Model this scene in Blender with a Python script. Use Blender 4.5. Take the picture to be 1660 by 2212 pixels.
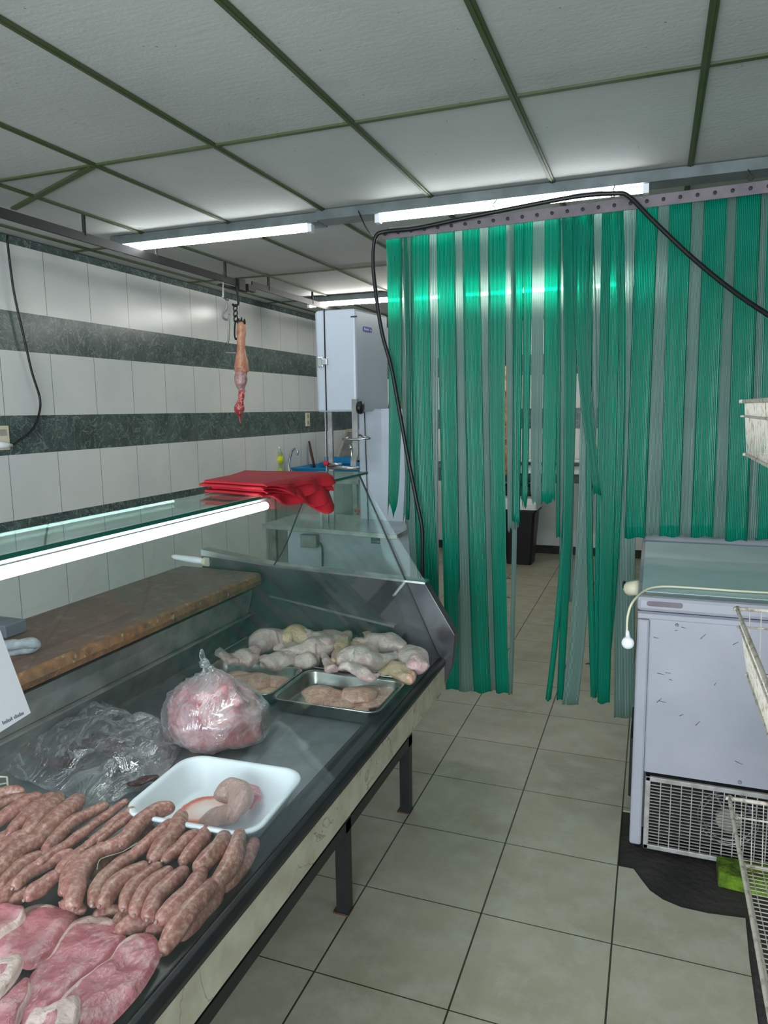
import bpy, bmesh, math, random
from mathutils import Vector, Matrix, noise
random.seed(7)
for o in list(bpy.data.objects): bpy.data.objects.remove(o)
S = bpy.context.scene; COL = S.collection
# ------------------------------------------------------------------ camera
F = 1554.986; H = 1.6125
AX = Vector((0.937, -0.037, -0.347)); AY = Vector((0.349, 0.136, 0.927))
AY.normalize(); AX = (AX - AY * AX.dot(AY)).normalized(); AZ = Vector((AX.y*AY.z-AX.z*AY.y, AX.z*AY.x-AX.x*AY.z, AX.x*AY.y-AX.y*AY.x))
if AZ.y < 0: AZ = -AZ
# AX, AY, AZ are the room's axes seen from the camera (right, up, forward)
cam_d = bpy.data.cameras.new('camera'); cam = bpy.data.objects.new('camera', cam_d); COL.objects.link(cam)
right = Vector((AX.x, AY.x, AZ.x)); up = Vector((AX.y, AY.y, AZ.y)); fwd = Vector((AX.z, AY.z, AZ.z))
M = Matrix((right, up, -fwd)).transposed().to_4x4(); M.translation = (0, 0, H)
cam.matrix_world = M
cam_d.sensor_fit = 'VERTICAL'; cam_d.sensor_height = 36; cam_d.lens = 36 * F / 2212
cam_d.clip_start = .02
S.camera = cam
S.view_settings.view_transform = 'Standard'; S.view_settings.look = 'None'; S.view_settings.gamma = 1
S.view_settings.exposure = 0.76
# ------------------------------------------------------------------ world and large lights
w = bpy.data.worlds.new('world'); S.world = w; w.use_nodes = True
w.node_tree.nodes['Background'].inputs[0].default_value = (.75, .85, 1, 1)
w.node_tree.nodes['Background'].inputs[1].default_value = 2.0
def area(name, loc, rot, sx, sy, energy, col):
    l = bpy.data.lights.new(name, 'AREA'); l.shape = 'RECTANGLE'; l.size = sx; l.size_y = sy; l.energy = energy; l.color = col
    o = bpy.data.objects.new(name, l); COL.objects.link(o); o.location = loc; o.rotation_euler = rot; return o
# daylight through the open shop front behind the camera
area('shopfront_daylight', (-.4, -2.9, 1.35), (math.radians(90), 0, 0), 3.6, 2.2, 130, (.86, .93, 1))
TUBE = 17
# ------------------------------------------------------------------ pixel to point (1660 x 2212 frame), used to measure the room
def ray(px, py): return right * (px - 830) + up * (1106 - py) + fwd * F
O = Vector((0, 0, H))
def atz(px, py, z): d = ray(px, py); return O + d * ((z - H) / d.z)
def aty(px, py, y): d = ray(px, py); return O + d * (y / d.y)
def atx(px, py, x): d = ray(px, py); return O + d * (x / d.x)
def atplane(px, py, p, n): d = ray(px, py); return O + d * ((p - O).dot(n) / d.dot(n))
# ------------------------------------------------------------------ materials
def lin(c):
    return tuple((x/255/12.92 if x/255 <= .04045 else ((x/255+.055)/1.055)**2.4) for x in c) + (1,)
class NT:
    def __init__(s, name):
        s.m = bpy.data.materials.new(name); s.m.use_nodes = True; s.t = s.m.node_tree; s.t.nodes.clear()
        s.out = s.n('ShaderNodeOutputMaterial')
    def n(s, kind, **kw):
        nd = s.t.nodes.new(kind)
        for k, v in kw.items():
            if k.startswith('i_'):
                key = k[2:]; key = int(key) if key.isdigit() else key.replace('_', ' ')
                s.set(nd.inputs[key], v)
            else: setattr(nd, k, v)
        return nd
    def set(s, inp, v):
        if isinstance(v, bpy.types.NodeSocket): s.t.links.new(v, inp)
        elif isinstance(v, bpy.types.Node): s.t.links.new(v.outputs[0], inp)
        else: inp.default_value = v
    def math(s, op, a, b=0.0, c=None):
        nd = s.n('ShaderNodeMath', operation=op); s.set(nd.inputs[0], a); s.set(nd.inputs[1], b)
        if c is not None: s.set(nd.inputs[2], c)
        return nd.outputs[0]
    def mix(s, f, a, b, mode='MIX'):
        nd = s.n('ShaderNodeMix', data_type='RGBA', blend_type=mode); s.set(nd.inputs[0], f); s.set(nd.inputs[6], a); s.set(nd.inputs[7], b)
        return nd.outputs[2]
    def ramp(s, f, stops, interp='LINEAR'):
        nd = s.n('ShaderNodeValToRGB'); cr = nd.color_ramp; cr.interpolation = interp
        while len(cr.elements) < len(stops): cr.elements.new(.5)
        for e, (p, c) in zip(cr.elements, stops): e.position = p; e.color = c
        s.set(nd.inputs[0], f); return nd.outputs[0]
    def noise(s, vec, scale, detail=4, rough=.55, dist=0):
        return s.n('ShaderNodeTexNoise', i_Vector=vec, i_Scale=scale, i_Detail=detail, i_Roughness=rough, i_Distortion=dist).outputs[0]
    def obj(s): return s.n('ShaderNodeTexCoord').outputs['Object']
    def gen(s): return s.n('ShaderNodeTexCoord').outputs['Generated']
    def pos(s): return s.n('ShaderNodeNewGeometry').outputs['Position']
    def bump(s, h, strength=.3, dist=.01):
        return s.n('ShaderNodeBump', i_Height=h, i_Strength=strength, i_Distance=dist).outputs[0]
    def pbr(s, col, rough=.5, metal=0, bump=None, **kw):
        p = s.n('ShaderNodeBsdfPrincipled'); s.set(p.inputs['Base Color'], col); s.set(p.inputs['Roughness'], rough); s.set(p.inputs['Metallic'], metal)
        if bump is not None: s.set(p.inputs['Normal'], bump)
        for k, v in kw.items(): s.set(p.inputs[k.replace('_', ' ')], v)
        return p
    def done(s, sh): s.t.links.new(sh.outputs[0] if isinstance(sh, bpy.types.Node) else sh, s.out.inputs[0]); return s.m
G = (0, 0, 0, 1); W1 = (1, 1, 1, 1)
def simple(name, c1, c2=None, rough=.5, metal=0, scale=6, lo=.35, hi=.65, bump=0, bscale=40, bdist=.004, **kw):
    t = NT(name); v = t.obj()
    col = lin(c1)
    if c2: col = t.mix(t.ramp(t.noise(v, scale, 5), [(lo, G), (hi, W1)]), lin(c1), lin(c2))
    b = t.bump(t.noise(v, bscale, 4), bump, bdist) if bump else None
    return t.done(t.pbr(col, rough, metal, b, **kw))
MT = {}
MT['black'] = simple('black_paint', (22, 24, 25), (36, 38, 38), .35, bump=.1)
MT['rubber'] = simple('black_rubber', (14, 15, 15), None, .45)
MT['darksteel'] = simple('dark_steel', (25, 27, 26), (15, 17, 16), .6, .0, scale=9)
MT['steel'] = simple('stainless_steel', (196, 200, 198), (170, 174, 172), .26, 1, scale=12, bump=.06, bscale=90)
MT['steeldull'] = simple('brushed_steel', (158, 158, 156), (124, 124, 122), .36, .45, scale=10, bump=.05, bscale=70)
MT['deck'] = simple('worn_steel_deck', (158, 164, 166), (124, 130, 132), .34, .5, scale=7, bump=.08, bscale=30)
MT['darkpanel'] = simple('dark_mirror_steel', (104, 104, 106), (66, 68, 70), .2, .6, scale=5, bump=.1, bscale=14)
MT['whitepaint'] = simple('white_enamel', (190, 198, 208), (180, 188, 198), .3, scale=2)
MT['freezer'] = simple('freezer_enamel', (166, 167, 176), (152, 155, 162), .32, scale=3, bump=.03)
MT['lidtop'] = simple('freezer_lid_curtain_tint', (214, 238, 240), (200, 226, 230), .4, scale=4)  # pale teal puts the curtain's reflection into the lid colour
MT['plastic_w'] = simple('white_plastic', (238, 241, 244), None, .3)
MT['plastic_cream'] = simple('cream_plastic', (222, 218, 190), None, .4)
MT['grille'] = simple('grille_enamel', (166, 166, 162), (140, 138, 130), .4, scale=30)
MT['dark'] = simple('dark_interior', (20, 17, 17), None, .8)
MT['rust'] = simple('rusted_white_wire', (206, 200, 186), (132, 104, 82), .55, scale=45, lo=.5, hi=.72)
MT['rustfoot'] = simple('rust', (96, 62, 38), (58, 38, 26), .8, scale=60)
MT['rail'] = simple('grey_rail', (118, 108, 113), (98, 90, 96), .5, .1, scale=12)
MT['fixture'] = simple('fixture_enamel', (112, 122, 122), (92, 102, 102), .4, .2, scale=10)
MT['olive'] = simple('mouldy_green_tbar', (62, 78, 36), (76, 80, 60), .6, scale=5, lo=.45, hi=.75)
MT['red'] = simple('red_cloth', (200, 30, 48), (182, 22, 40), .7, scale=4, bump=.25, bscale=260, bdist=.001)
MT['bin'] = simple('bin_black', (18, 17, 21), None, .45)
MT['blue'] = simple('blue_basin', (22, 138, 186), (16, 120, 168), .35)
MT['yellow'] = simple('yellow_liquid', (206, 214, 30), None, .25)
MT['brownstick'] = simple('brown_wood', (104, 68, 42), (72, 46, 30), .6, scale=14)
MT['towel'] = simple('grey_towel', (150, 156, 160), (118, 124, 128), .95, scale=30, bump=.6, bscale=160)
MT['greybox'] = simple('slate_plastic', (96, 102, 112), None, .5)
MT['moss'] = simple('moss_block', (112, 150, 22), (46, 66, 16), .9, scale=22, bump=.8, bscale=80, bdist=.01)
MT['sticker'] = simple('blue_sticker', (30, 24, 150), None, .3)
MT['label'] = simple('dark_label', (20, 44, 46), None, .35)
MT['ink'] = simple('white_ink', (225, 226, 238), None, .5)
MT['greyink'] = simple('grey_ink', (120, 122, 138), None, .6)
MT['wirewhite'] = simple('ivory_wire', (216, 212, 192), None, .4)
MT['boardpale'] = simple('pale_board', (176, 172, 152), (150, 148, 132), .6)
MT['concrete'] = simple('bare_concrete', (66, 62, 58), (40, 38, 36), .7, scale=5, bump=.6, bscale=40, bdist=.01)

def m_emit(name, col, st):
    t = NT(name); return t.done(t.n('ShaderNodeEmission', i_Color=col, i_Strength=st))
MT['tube'] = m_emit('tube_glow', (.93, .98, 1, 1), TUBE)
MT['tube_back'] = m_emit('back_tube_glow', (1, .98, .93, 1), 38)
MT['casetube'] = m_emit('case_tube_glow', (.96, .97, 1, 1), 17)

def m_wall(name, axis):
    t = NT(name); p = t.pos(); sx = t.n('ShaderNodeSeparateXYZ', i_Vector=p)
    u = sx.outputs[axis]; z = sx.outputs[2]
    def rng(lo, hi): return t.math('MULTIPLY', t.math('GREATER_THAN', z, lo), t.math('LESS_THAN', z, hi))
    band = None
    for lo, hi in ((2.555, 2.7), (1.970, 2.189), (1.387, 1.608), (.79, 1.015)):
        r = rng(lo, hi); band = r if band is None else t.math('MAXIMUM', band, r)
    low = t.math('LESS_THAN', z, .43)
    def joint(period, off, wdt):
        f = t.math('FRACT', t.math('DIVIDE', t.math('ADD', u, off), period)); return t.math('LESS_THAN', t.math('ABSOLUTE', t.math('SUBTRACT', f, .5)), wdt/period/2)
    jw = joint(.36, .0, .004); jb = joint(.25, .06, .003)
    nz = t.noise(p, 1.7, 3)
    white = t.mix(t.ramp(nz, [(.35, G), (.7, W1)]), lin((226, 228, 222)), lin((210, 214, 212)))
    white = t.mix(jw, white, lin((120, 124, 116)))
    # marbled dark tile: pale veins
    v1 = t.math('ABSOLUTE', t.math('SUBTRACT', t.noise(p, 7, 5, .6, 1.6), .5))
    v2 = t.math('ABSOLUTE', t.math('SUBTRACT', t.noise(p, 15, 4, .6, 2.4), .52))
    vein = t.math('MAXIMUM', t.ramp(v1, [(0, (.85,)*3+(1,)), (.02, G)]), t.ramp(v2, [(0, (.4,)*3+(1,)), (.022, G)]))
    cl = t.mix(t.ramp(t.noise(p, 5, 4), [(.35, G), (.7, W1)]), lin((58, 74, 72)), lin((86, 103, 99)))
    dark = t.mix(vein, cl, lin((136, 152, 146)))
    dark = t.mix(jb, dark, lin((110, 116, 110)))
    col = t.mix(band, white, dark)
    h = t.math('SUBTRACT', 1, t.math('MAXIMUM', t.math('MULTIPLY', jw, t.math('SUBTRACT', 1, band)), t.math('MULTIPLY', jb, band)))
    h = t.math('ADD', h, t.math('MULTIPLY', t.noise(p, 9, 3), .45))
    return t.done(t.pbr(col, .24, 0, t.bump(h, .35, .004)))
MT['wall_y'] = m_wall('tiled_wall_left', 1)
MT['wall_x'] = m_wall('tiled_wall_back', 0)
MT['plaster'] = simple('greenish_plaster', (168, 172, 160), (146, 150, 140), .7, scale=3, bump=.2)

t = NT('ceiling_board'); p = t.pos()
c = t.mix(t.ramp(t.noise(p, 1.3, 4), [(.3, G), (.75, W1)]), lin((184, 187, 182)), lin((166, 168, 166)))
sp = t.n('ShaderNodeTexVoronoi', i_Vector=p, i_Scale=26.0); spk = t.ramp(sp.outputs['Distance'], [(.07, W1), (.12, G)])
gate = t.ramp(t.noise(p, 14, 2), [(.56, G), (.6, W1)])
c = t.mix(t.math('MULTIPLY', t.math('MULTIPLY', spk, gate), .6), c, lin((92, 88, 78)))
st = t.ramp(t.noise(p, 2.2, 5, .7), [(.62, G), (.8, W1)]); c = t.mix(t.math('MULTIPLY', st, .5), c, lin((150, 142, 122)))
mp = t.n('ShaderNodeMapping', i_Vector=p); mp.inputs['Scale'].default_value = (5, 60, 1)
hh = t.math('ADD', t.math('MULTIPLY', t.noise(mp.outputs[0], 1, 3), .7), t.noise(p, 60, 3))
MT['ceiling'] = t.done(t.pbr(c, .75, 0, t.bump(hh, .2, .005)))

t = NT('floor_tile'); p = t.pos(); s_ = t.n('ShaderNodeSeparateXYZ', i_Vector=p)
def grout(u, off, per, wd):
    f = t.math('FRACT', t.math('DIVIDE', t.math('ADD', u, off), per)); return t.math('LESS_THAN', t.math('ABSOLUTE', t.math('SUBTRACT', f, .5)), wd/per/2)
gx = grout(s_.outputs[0], .2635, .402, .0055); gy = grout(s_.outputs[1], -1.485, .402, .004)
gg = t.math('MAXIMUM', gx, gy)
base = t.mix(t.ramp(t.noise(p, 2.2, 5, .6), [(.3, G), (.7, W1)]), lin((186, 182, 160)), lin((164, 160, 138)))
base = t.mix(t.ramp(t.noise(p, 9, 6, .7), [(.45, G), (.8, W1)]), base, lin((196, 196, 180)))
base = t.mix(t.math('MULTIPLY', t.ramp(t.noise(p, 1.1, 3), [(.5, G), (.75, W1)]), .5), base, lin((150, 146, 122)))
base = t.mix(gg, base, lin((62, 58, 44)))
hh = t.math('SUBTRACT', t.math('MULTIPLY', t.noise(p, 22, 5), .25), gg)
rg = t.math('ADD', .3, t.math('MULTIPLY', t.noise(p, 3, 3), .25))
MT['floor'] = t.done(t.pbr(base, rg, 0, t.bump(hh, .3, .004)))

t = NT('marble_fascia'); p = t.pos()
v1 = t.math('ABSOLUTE', t.math('SUBTRACT', t.noise(p, 3.2, 4, .55, 1.2), .5))
c = t.mix(t.ramp(t.noise(p, 12, 5), [(.35, G), (.7, W1)]), lin((200, 196, 176)), lin((172, 168, 146)))
c = t.mix(t.ramp(v1, [(0, (.6,)*3+(1,)), (.008, G)]), c, lin((90, 86, 66)))
MT['fascia'] = t.done(t.pbr(c, .25))

def m_glass(name, tint, film=.05, gloss=1.0, filmcol=(210, 225, 220)):
    t = NT(name); fr = t.n('ShaderNodeLayerWeight', i_Blend=.25)
    tr = t.n('ShaderNodeBsdfTransparent', i_Color=lin(tint))
    df = t.n('ShaderNodeBsdfDiffuse', i_Color=lin(filmcol))
    nf = t.math('MULTIPLY', t.ramp(t.noise(t.pos(), 6, 6, .7, 1.0), [(.4, (.25,)*3+(1,)), (.75, W1)]), film)
    a = t.n('ShaderNodeMixShader', i_0=nf, i_1=tr.outputs[0], i_2=df.outputs[0])
    gl = t.n('ShaderNodeBsdfGlossy', i_Color=(.9, 1, .97, 1), i_Roughness=.03)
    f = t.math('MULTIPLY', t.math('ADD', .04, t.math('MULTIPLY', fr.outputs['Facing'], .32)), gloss)
    return t.done(t.n('ShaderNodeMixShader', i_0=f, i_1=a.outputs[0], i_2=gl.outputs[0]))
MT['glass'] = m_glass('case_glass', (249, 253, 252), .022, .6)
MT['glasstop'] = m_glass('case_top_glass', (214, 238, 232), .30, 1.6)
MT['glassedge'] = simple('glass_edge', (26, 92, 76), None, .15)
MT['bottle'] = m_glass('bottle_plastic', (230, 240, 220), .2)

def m_strip(name, tcol, dcol, tmix):
    t = NT(name); uv = t.n('ShaderNodeTexCoord').outputs['UV']; s2 = t.n('ShaderNodeSeparateXYZ', i_Vector=uv)
    u = t.math('MULTIPLY', s2.outputs[0], 1.0)
    rb = t.math('SINE', t.math('MULTIPLY', u, 2*math.pi*13)); rb = t.math('MULTIPLY', t.math('ADD', rb, 1), .5)
    mp = t.n('ShaderNodeMapping', i_Vector=uv); mp.inputs['Scale'].default_value = (30, .15, 1)
    nz = t.noise(mp.outputs[0], 1, 2)
    line = t.math('MULTIPLY', rb, t.ramp(nz, [(.3, (.2,)*3+(1,)), (.7, W1)]))
    b = t.bump(line, .7, .003)
    tc = t.mix(line, lin(tuple(int(c*.80) for c in tcol)), lin(tuple(min(255, int(c*1.2+24)) for c in tcol)))
    dc = t.mix(line, lin(tuple(int(c*.82) for c in dcol)), lin(tuple(min(255, int(c*1.3+34)) for c in dcol)))
    tr = t.n('ShaderNodeBsdfTransparent', i_Color=tc)
    rf = t.n('ShaderNodeBsdfRefraction', i_Color=tc, i_IOR=1.12, i_Roughness=.5, i_Normal=b)
    a = t.n('ShaderNodeMixShader', i_0=.66, i_1=tr.outputs[0], i_2=rf.outputs[0])
    df = t.n('ShaderNodeBsdfDiffuse', i_Color=dc, i_Normal=b); tl = t.n('ShaderNodeBsdfTranslucent', i_Color=dc, i_Normal=b)
    d2 = t.n('ShaderNodeMixShader', i_0=.5, i_1=df.outputs[0], i_2=tl.outputs[0])
    m2 = t.n('ShaderNodeMixShader', i_0=tmix, i_1=a.outputs[0], i_2=d2.outputs[0])
    gl = t.n('ShaderNodeBsdfGlossy', i_Color=W1, i_Roughness=.22, i_Normal=b)
    fr = t.n('ShaderNodeLayerWeight', i_Blend=.3)
    return t.done(t.n('ShaderNodeMixShader', i_0=t.math('ADD', .02, t.math('MULTIPLY', fr.outputs['Facing'], .06)), i_1=m2.outputs[0], i_2=gl.outputs[0]))
MT['strip_g'] = m_strip('green_pvc_strip', (6, 204, 172), (0, 180, 146), .45)
MT['strip_p'] = m_strip('pale_pvc_strip', (190, 236, 220), (150, 208, 190), .38)

def m_sausage():
    t = NT('sausage_skin'); v = t.obj(); rnd = t.n('ShaderNodeObjectInfo').outputs['Random']
    base = t.mix(rnd, lin((170, 104, 98)), lin((152, 100, 88)))
    fat = t.ramp(t.noise(v, 105, 4, .65), [(.43, G), (.64, W1)]); c = t.mix(t.math('MULTIPLY', fat, .66), base, lin((214, 176, 158)))
    mt = t.ramp(t.noise(v, 34, 3), [(.55, G), (.72, W1)]); c = t.mix(t.math('MULTIPLY', mt, .6), c, lin((128, 56, 54)))
    return t.done(t.pbr(c, .34, 0, t.bump(t.noise(v, 55, 4), .4, .003), Subsurface_Weight=.12, Subsurface_Radius=(.012, .005, .004), Specular_IOR_Level=.55))
MT['sausage'] = m_sausage()
def m_meat(name, c1, c2, fatc=(232, 206, 200), fs=16, rough=.28, am=.7):
    t = NT(name); v = t.obj()
    c = t.mix(t.ramp(t.noise(v, 14, 5, .55, .2), [(.35, G), (.65, W1)]), lin(c1), lin(c2))
    vn = t.math('ABSOLUTE', t.math('SUBTRACT', t.noise(v, fs, 5, .55, .5), .5))
    c = t.mix(t.math('MULTIPLY', t.ramp(vn, [(0, W1), (.045, G)]), am), c, lin(fatc))
    at = t.n('ShaderNodeAttribute', attribute_name='fat').outputs['Fac']
    wob = t.math('ADD', at, t.math('MULTIPLY', t.math('SUBTRACT', t.noise(v, 30, 3), .5), .5))
    c = t.mix(t.ramp(wob, [(.38, G), (.6, W1)]), c, lin((232, 200, 192)))
    h = t.math('ADD', t.noise(v, 22, 5), t.math('MULTIPLY', t.noise(v, 90, 3), .3))
    return t.done(t.pbr(c, rough, 0, t.bump(h, .85, .009), Subsurface_Weight=.12, Subsurface_Radius=(.015, .006, .005), Specular_IOR_Level=.6))
MT['pork'] = m_meat('pork_steak_flesh', (208, 132, 140), (184, 100, 112), (226, 182, 184), 6, .26, .5)
MT['chicken'] = m_meat('chicken_skin', (222, 206, 198), (196, 158, 158), (232, 214, 190), 12, .28, .6)
MT['chickeny'] = m_meat('chicken_fatty_skin', (222, 200, 160), (200, 156, 138), (230, 206, 150), 18, .3, .6)
MT['breast'] = m_meat('chicken_breast_flesh', (222, 180, 162), (204, 148, 134), (236, 206, 178), 9, .16, .6)
MT['kidney'] = m_meat('beige_offal', (184, 150, 138), (168, 128, 122), (190, 160, 148), 8, .25, .3)
MT['bagmeat'] = m_meat('bagged_meat', (226, 184, 186), (178, 84, 92), (236, 208, 206), 6, .4, .35)
MT['liver'] = m_meat('dark_offal', (86, 44, 46), (44, 26, 30), (120, 84, 80), 12, .2, .5)
MT['carcass'] = m_meat('hanging_carcass', (222, 150, 82), (128, 22, 24), (240, 200, 130), 7, .45, .7)
MT['trotter'] = m_meat('pork_trotter_skin', (206, 148, 116), (176, 108, 80), (222, 176, 148), 9, .4, .4)
MT['shankflesh'] = m_meat('raw_shank_flesh', (196, 72, 72), (148, 40, 44), (226, 178, 170), 26, .3, .8)
MT['sinew'] = m_meat('pale_sinew', (190, 152, 148), (158, 112, 112), (214, 188, 180), 20, .35, .6)

def m_film(name, whiten, gl=.25, bs=22, str_=1.0, g0=.06):
    t = NT(name); v = t.obj(); fr = t.n('ShaderNodeLayerWeight', i_Blend=.45)
    mp = t.n('ShaderNodeMapping', i_Vector=v); mp.inputs['Scale'].default_value = (1, .45, 1)
    rd = t.math('ABSOLUTE', t.math('SUBTRACT', t.noise(mp.outputs[0], bs, 4, .6, 1.5), .5))
    b = t.bump(rd, str_, .02)
    tr = t.n('ShaderNodeBsdfTransparent', i_Color=(.97, .98, .98, 1))
    df = t.n('ShaderNodeBsdfDiffuse', i_Color=lin((226, 226, 232)), i_Normal=b); tl = t.n('ShaderNodeBsdfTranslucent', i_Color=lin((220, 220, 226)))
    d2 = t.n('ShaderNodeMixShader', i_0=.4, i_1=df.outputs[0], i_2=tl.outputs[0])
    fac = t.math('MULTIPLY', t.math('ADD', t.ramp(rd, [(0, W1), (.05, G)]), t.math('MULTIPLY', fr.outputs['Facing'], 1.3)), whiten)
    a = t.n('ShaderNodeMixShader', i_0=fac, i_1=tr.outputs[0], i_2=d2.outputs[0])
    g = t.n('ShaderNodeBsdfGlossy', i_Color=W1, i_Roughness=.12, i_Normal=b)
    return t.done(t.n('ShaderNodeMixShader', i_0=t.math('ADD', g0, t.math('MULTIPLY', fr.outputs['Facing'], gl)), i_1=a.outputs[0], i_2=g.outputs[0]))
MT['film'] = m_film('clear_plastic_film', .34, .25, 10, 1.0, .13)
MT['bagfilm'] = m_film('thin_bag_film', .30, .2, 8, .7, .08)

t = NT('greasy_wood'); v = t.pos(); mp = t.n('ShaderNodeMapping', i_Vector=v); mp.inputs['Scale'].default_value = (14, 3, 14)
c = t.mix(t.ramp(t.noise(mp.outputs[0], 1.5, 6, .65, .8), [(.3, G), (.7, W1)]), lin((112, 82, 66)), lin((84, 64, 56)))
c = t.mix(t.math('MULTIPLY', t.ramp(t.noise(v, 18, 5, .7), [(.55, G), (.75, W1)]), .55), c, lin((168, 150, 128)))
MT['wood'] = t.done(t.pbr(c, .5, 0, t.bump(t.noise(mp.outputs[0], 4, 5), .5, .006)))
t = NT('greasy_wood_edge'); v = t.pos()
c = t.mix(t.ramp(t.noise(v, 26, 6, .7), [(.35, G), (.65, W1)]), lin((140, 94, 52)), lin((88, 62, 42)))
c = t.mix(t.math('MULTIPLY', t.ramp(t.noise(v, 45, 4), [(.6, G), (.7, W1)]), .6), c, lin((190, 170, 140)))
MT['woodedge'] = t.done(t.pbr(c, .6, 0, t.bump(t.noise(v, 40, 5), .8, .008)))
t = NT('bloody_tub'); v = t.pos(); sx = t.n('ShaderNodeSeparateXYZ', i_Vector=v)
# a pinkish pool of juice with a red rim, left of the offal, on the tub's floor
dx = t.math('SUBTRACT', sx.outputs[0], -1.045); dy = t.math('SUBTRACT', sx.outputs[1], 1.44)
rr = t.math('SQRT', t.math('ADD', t.math('POWER', t.math('DIVIDE', dx, .062), 2), t.math('POWER', t.math('DIVIDE', dy, .07), 2)))
rr = t.math('ADD', rr, t.math('MULTIPLY', t.math('SUBTRACT', t.noise(v, 16, 3), .5), .5))
c = t.ramp(rr, [(.0, lin((240, 226, 218))), (.62, lin((236, 200, 188))), (.86, lin((206, 84, 66))), (.97, lin((222, 140, 124))), (1.0, lin((236, 241, 247)))])
MT['tub'] = t.done(t.pbr(c, .3))

# ------------------------------------------------------------------ mesh tools
class MB:
    def __init__(s): s.v = []; s.f = []; s.uv = None; s.at = None; s.mi = None
    def add(s, vs, fs):
        n = len(s.v); s.v += [Vector(x) for x in vs]; s.f += [tuple(i + n for i in f) for f in fs]; return s
    def box(s, a, b):
        x0, y0, z0 = a; x1, y1, z1 = b
        return s.add([(x0,y0,z0),(x1,y0,z0),(x1,y1,z0),(x0,y1,z0),(x0,y0,z1),(x1,y0,z1),(x1,y1,z1),(x0,y1,z1)],
              [(0,3,2,1),(4,5,6,7),(0,1,5,4),(1,2,6,5),(2,3,7,6),(3,0,4,7)])
    def hexa(s, bot, top):
        n = len(bot); vs = list(bot) + list(top)
        fs = [tuple(reversed(range(n))), tuple(range(n, 2*n))] + [(i, (i+1) % n, n+(i+1) % n, n+i) for i in range(n)]
        return s.add(vs, fs)
    def tube(s, pts, r, seg=8, cap=True, flat=1.0, upv=None):
        pts = [Vector(p) for p in pts]; n = len(pts)
        rs = r if isinstance(r, (list, tuple)) else [r]*n
        base = len(s.v); prev = None; rings = []
        for i, p in enumerate(pts):
            d = (pts[min(i+1, n-1)] - pts[max(i-1, 0)]).normalized()
            if prev is None:
                u = Vector(upv) if upv else (Vector((0, 0, 1)) if abs(d.z) < .9 else Vector((1, 0, 0)))
                a = (u - d*u.dot(d)).normalized()
            else: a = (prev - d*prev.dot(d)).normalized()
            prev = a; b = d.cross(a)
            rings.append([p + (a*math.cos(2*math.pi*k/seg)*flat + b*math.sin(2*math.pi*k/seg))*rs[i] for k in range(seg)])
        vs = [q for rg in rings for q in rg]; fs = []
        for i in range(n-1):
            for k in range(seg): fs.append((i*seg+k, i*seg+(k+1) % seg, (i+1)*seg+(k+1) % seg, (i+1)*seg+k))
        if cap: fs.append(tuple(reversed(range(seg)))); fs.append(tuple((n-1)*seg+k for k in range(seg)))
        return s.add(vs, fs)
    def rod(s, a, b, r, seg=8): return s.tube([a, b], r, seg)
    def lathe(s, c, prof, seg=24, axis='z'):
        c = Vector(c); vs = []; n = len(prof)
        for r, h in prof:
            for k in range(seg):
                a = 2*math.pi*k/seg; x, y = r*math.cos(a), r*math.sin(a)
                vs.append(c + Vector({'z': (x, y, h), 'x': (h, x, y), 'y': (x, h, y)}[axis]))
        fs = [(i*seg+k, i*seg+(k+1) % seg, (i+1)*seg+(k+1) % seg, (i+1)*seg+k) for i in range(n-1) for k in range(seg)]
        fs.append(tuple(reversed(range(seg)))); fs.append(tuple((n-1)*seg+k for k in range(seg)))
        return s.add(vs, fs)
    def loft(s, loops, cap0=True, cap1=True):
        n = len(loops[0]); vs = [p for l in loops for p in l]; fs = []
        for i in range(len(loops)-1):
            for k in range(n): fs.append((i*n+k, i*n+(k+1) % n, (i+1)*n+(k+1) % n, (i+1)*n+k))
        if cap0: fs.append(tuple(reversed(range(n))))
        if cap1: fs.append(tuple((len(loops)-1)*n+k for k in range(n)))
        return s.add(vs, fs)
    def prism(s, poly, off):
        off = Vector(off); a = [Vector(p) for p in poly]; return s.hexa(a, [p + off for p in a])
def rrect(cx, cy, hw, hl, r, z, rot=0, k=5):
    pts = []
    for qx, qy, a0 in ((1, 1, 0), (-1, 1, 90), (-1, -1, 180), (1, -1, 270)):
        for i in range(k+1):
            a = math.radians(a0 + 90*i/k); x = qx*(hw-r)+r*math.cos(a); y = qy*(hl-r)+r*math.sin(a)
            c, s = math.cos(rot), math.sin(rot); pts.append(Vector((cx+x*c-y*s, cy+x*s+y*c, z)))
    return pts
def absloc(o):
    l = Vector(o.location)
    while o.parent: o = o.parent; l += Vector(o.location)
    return l
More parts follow.
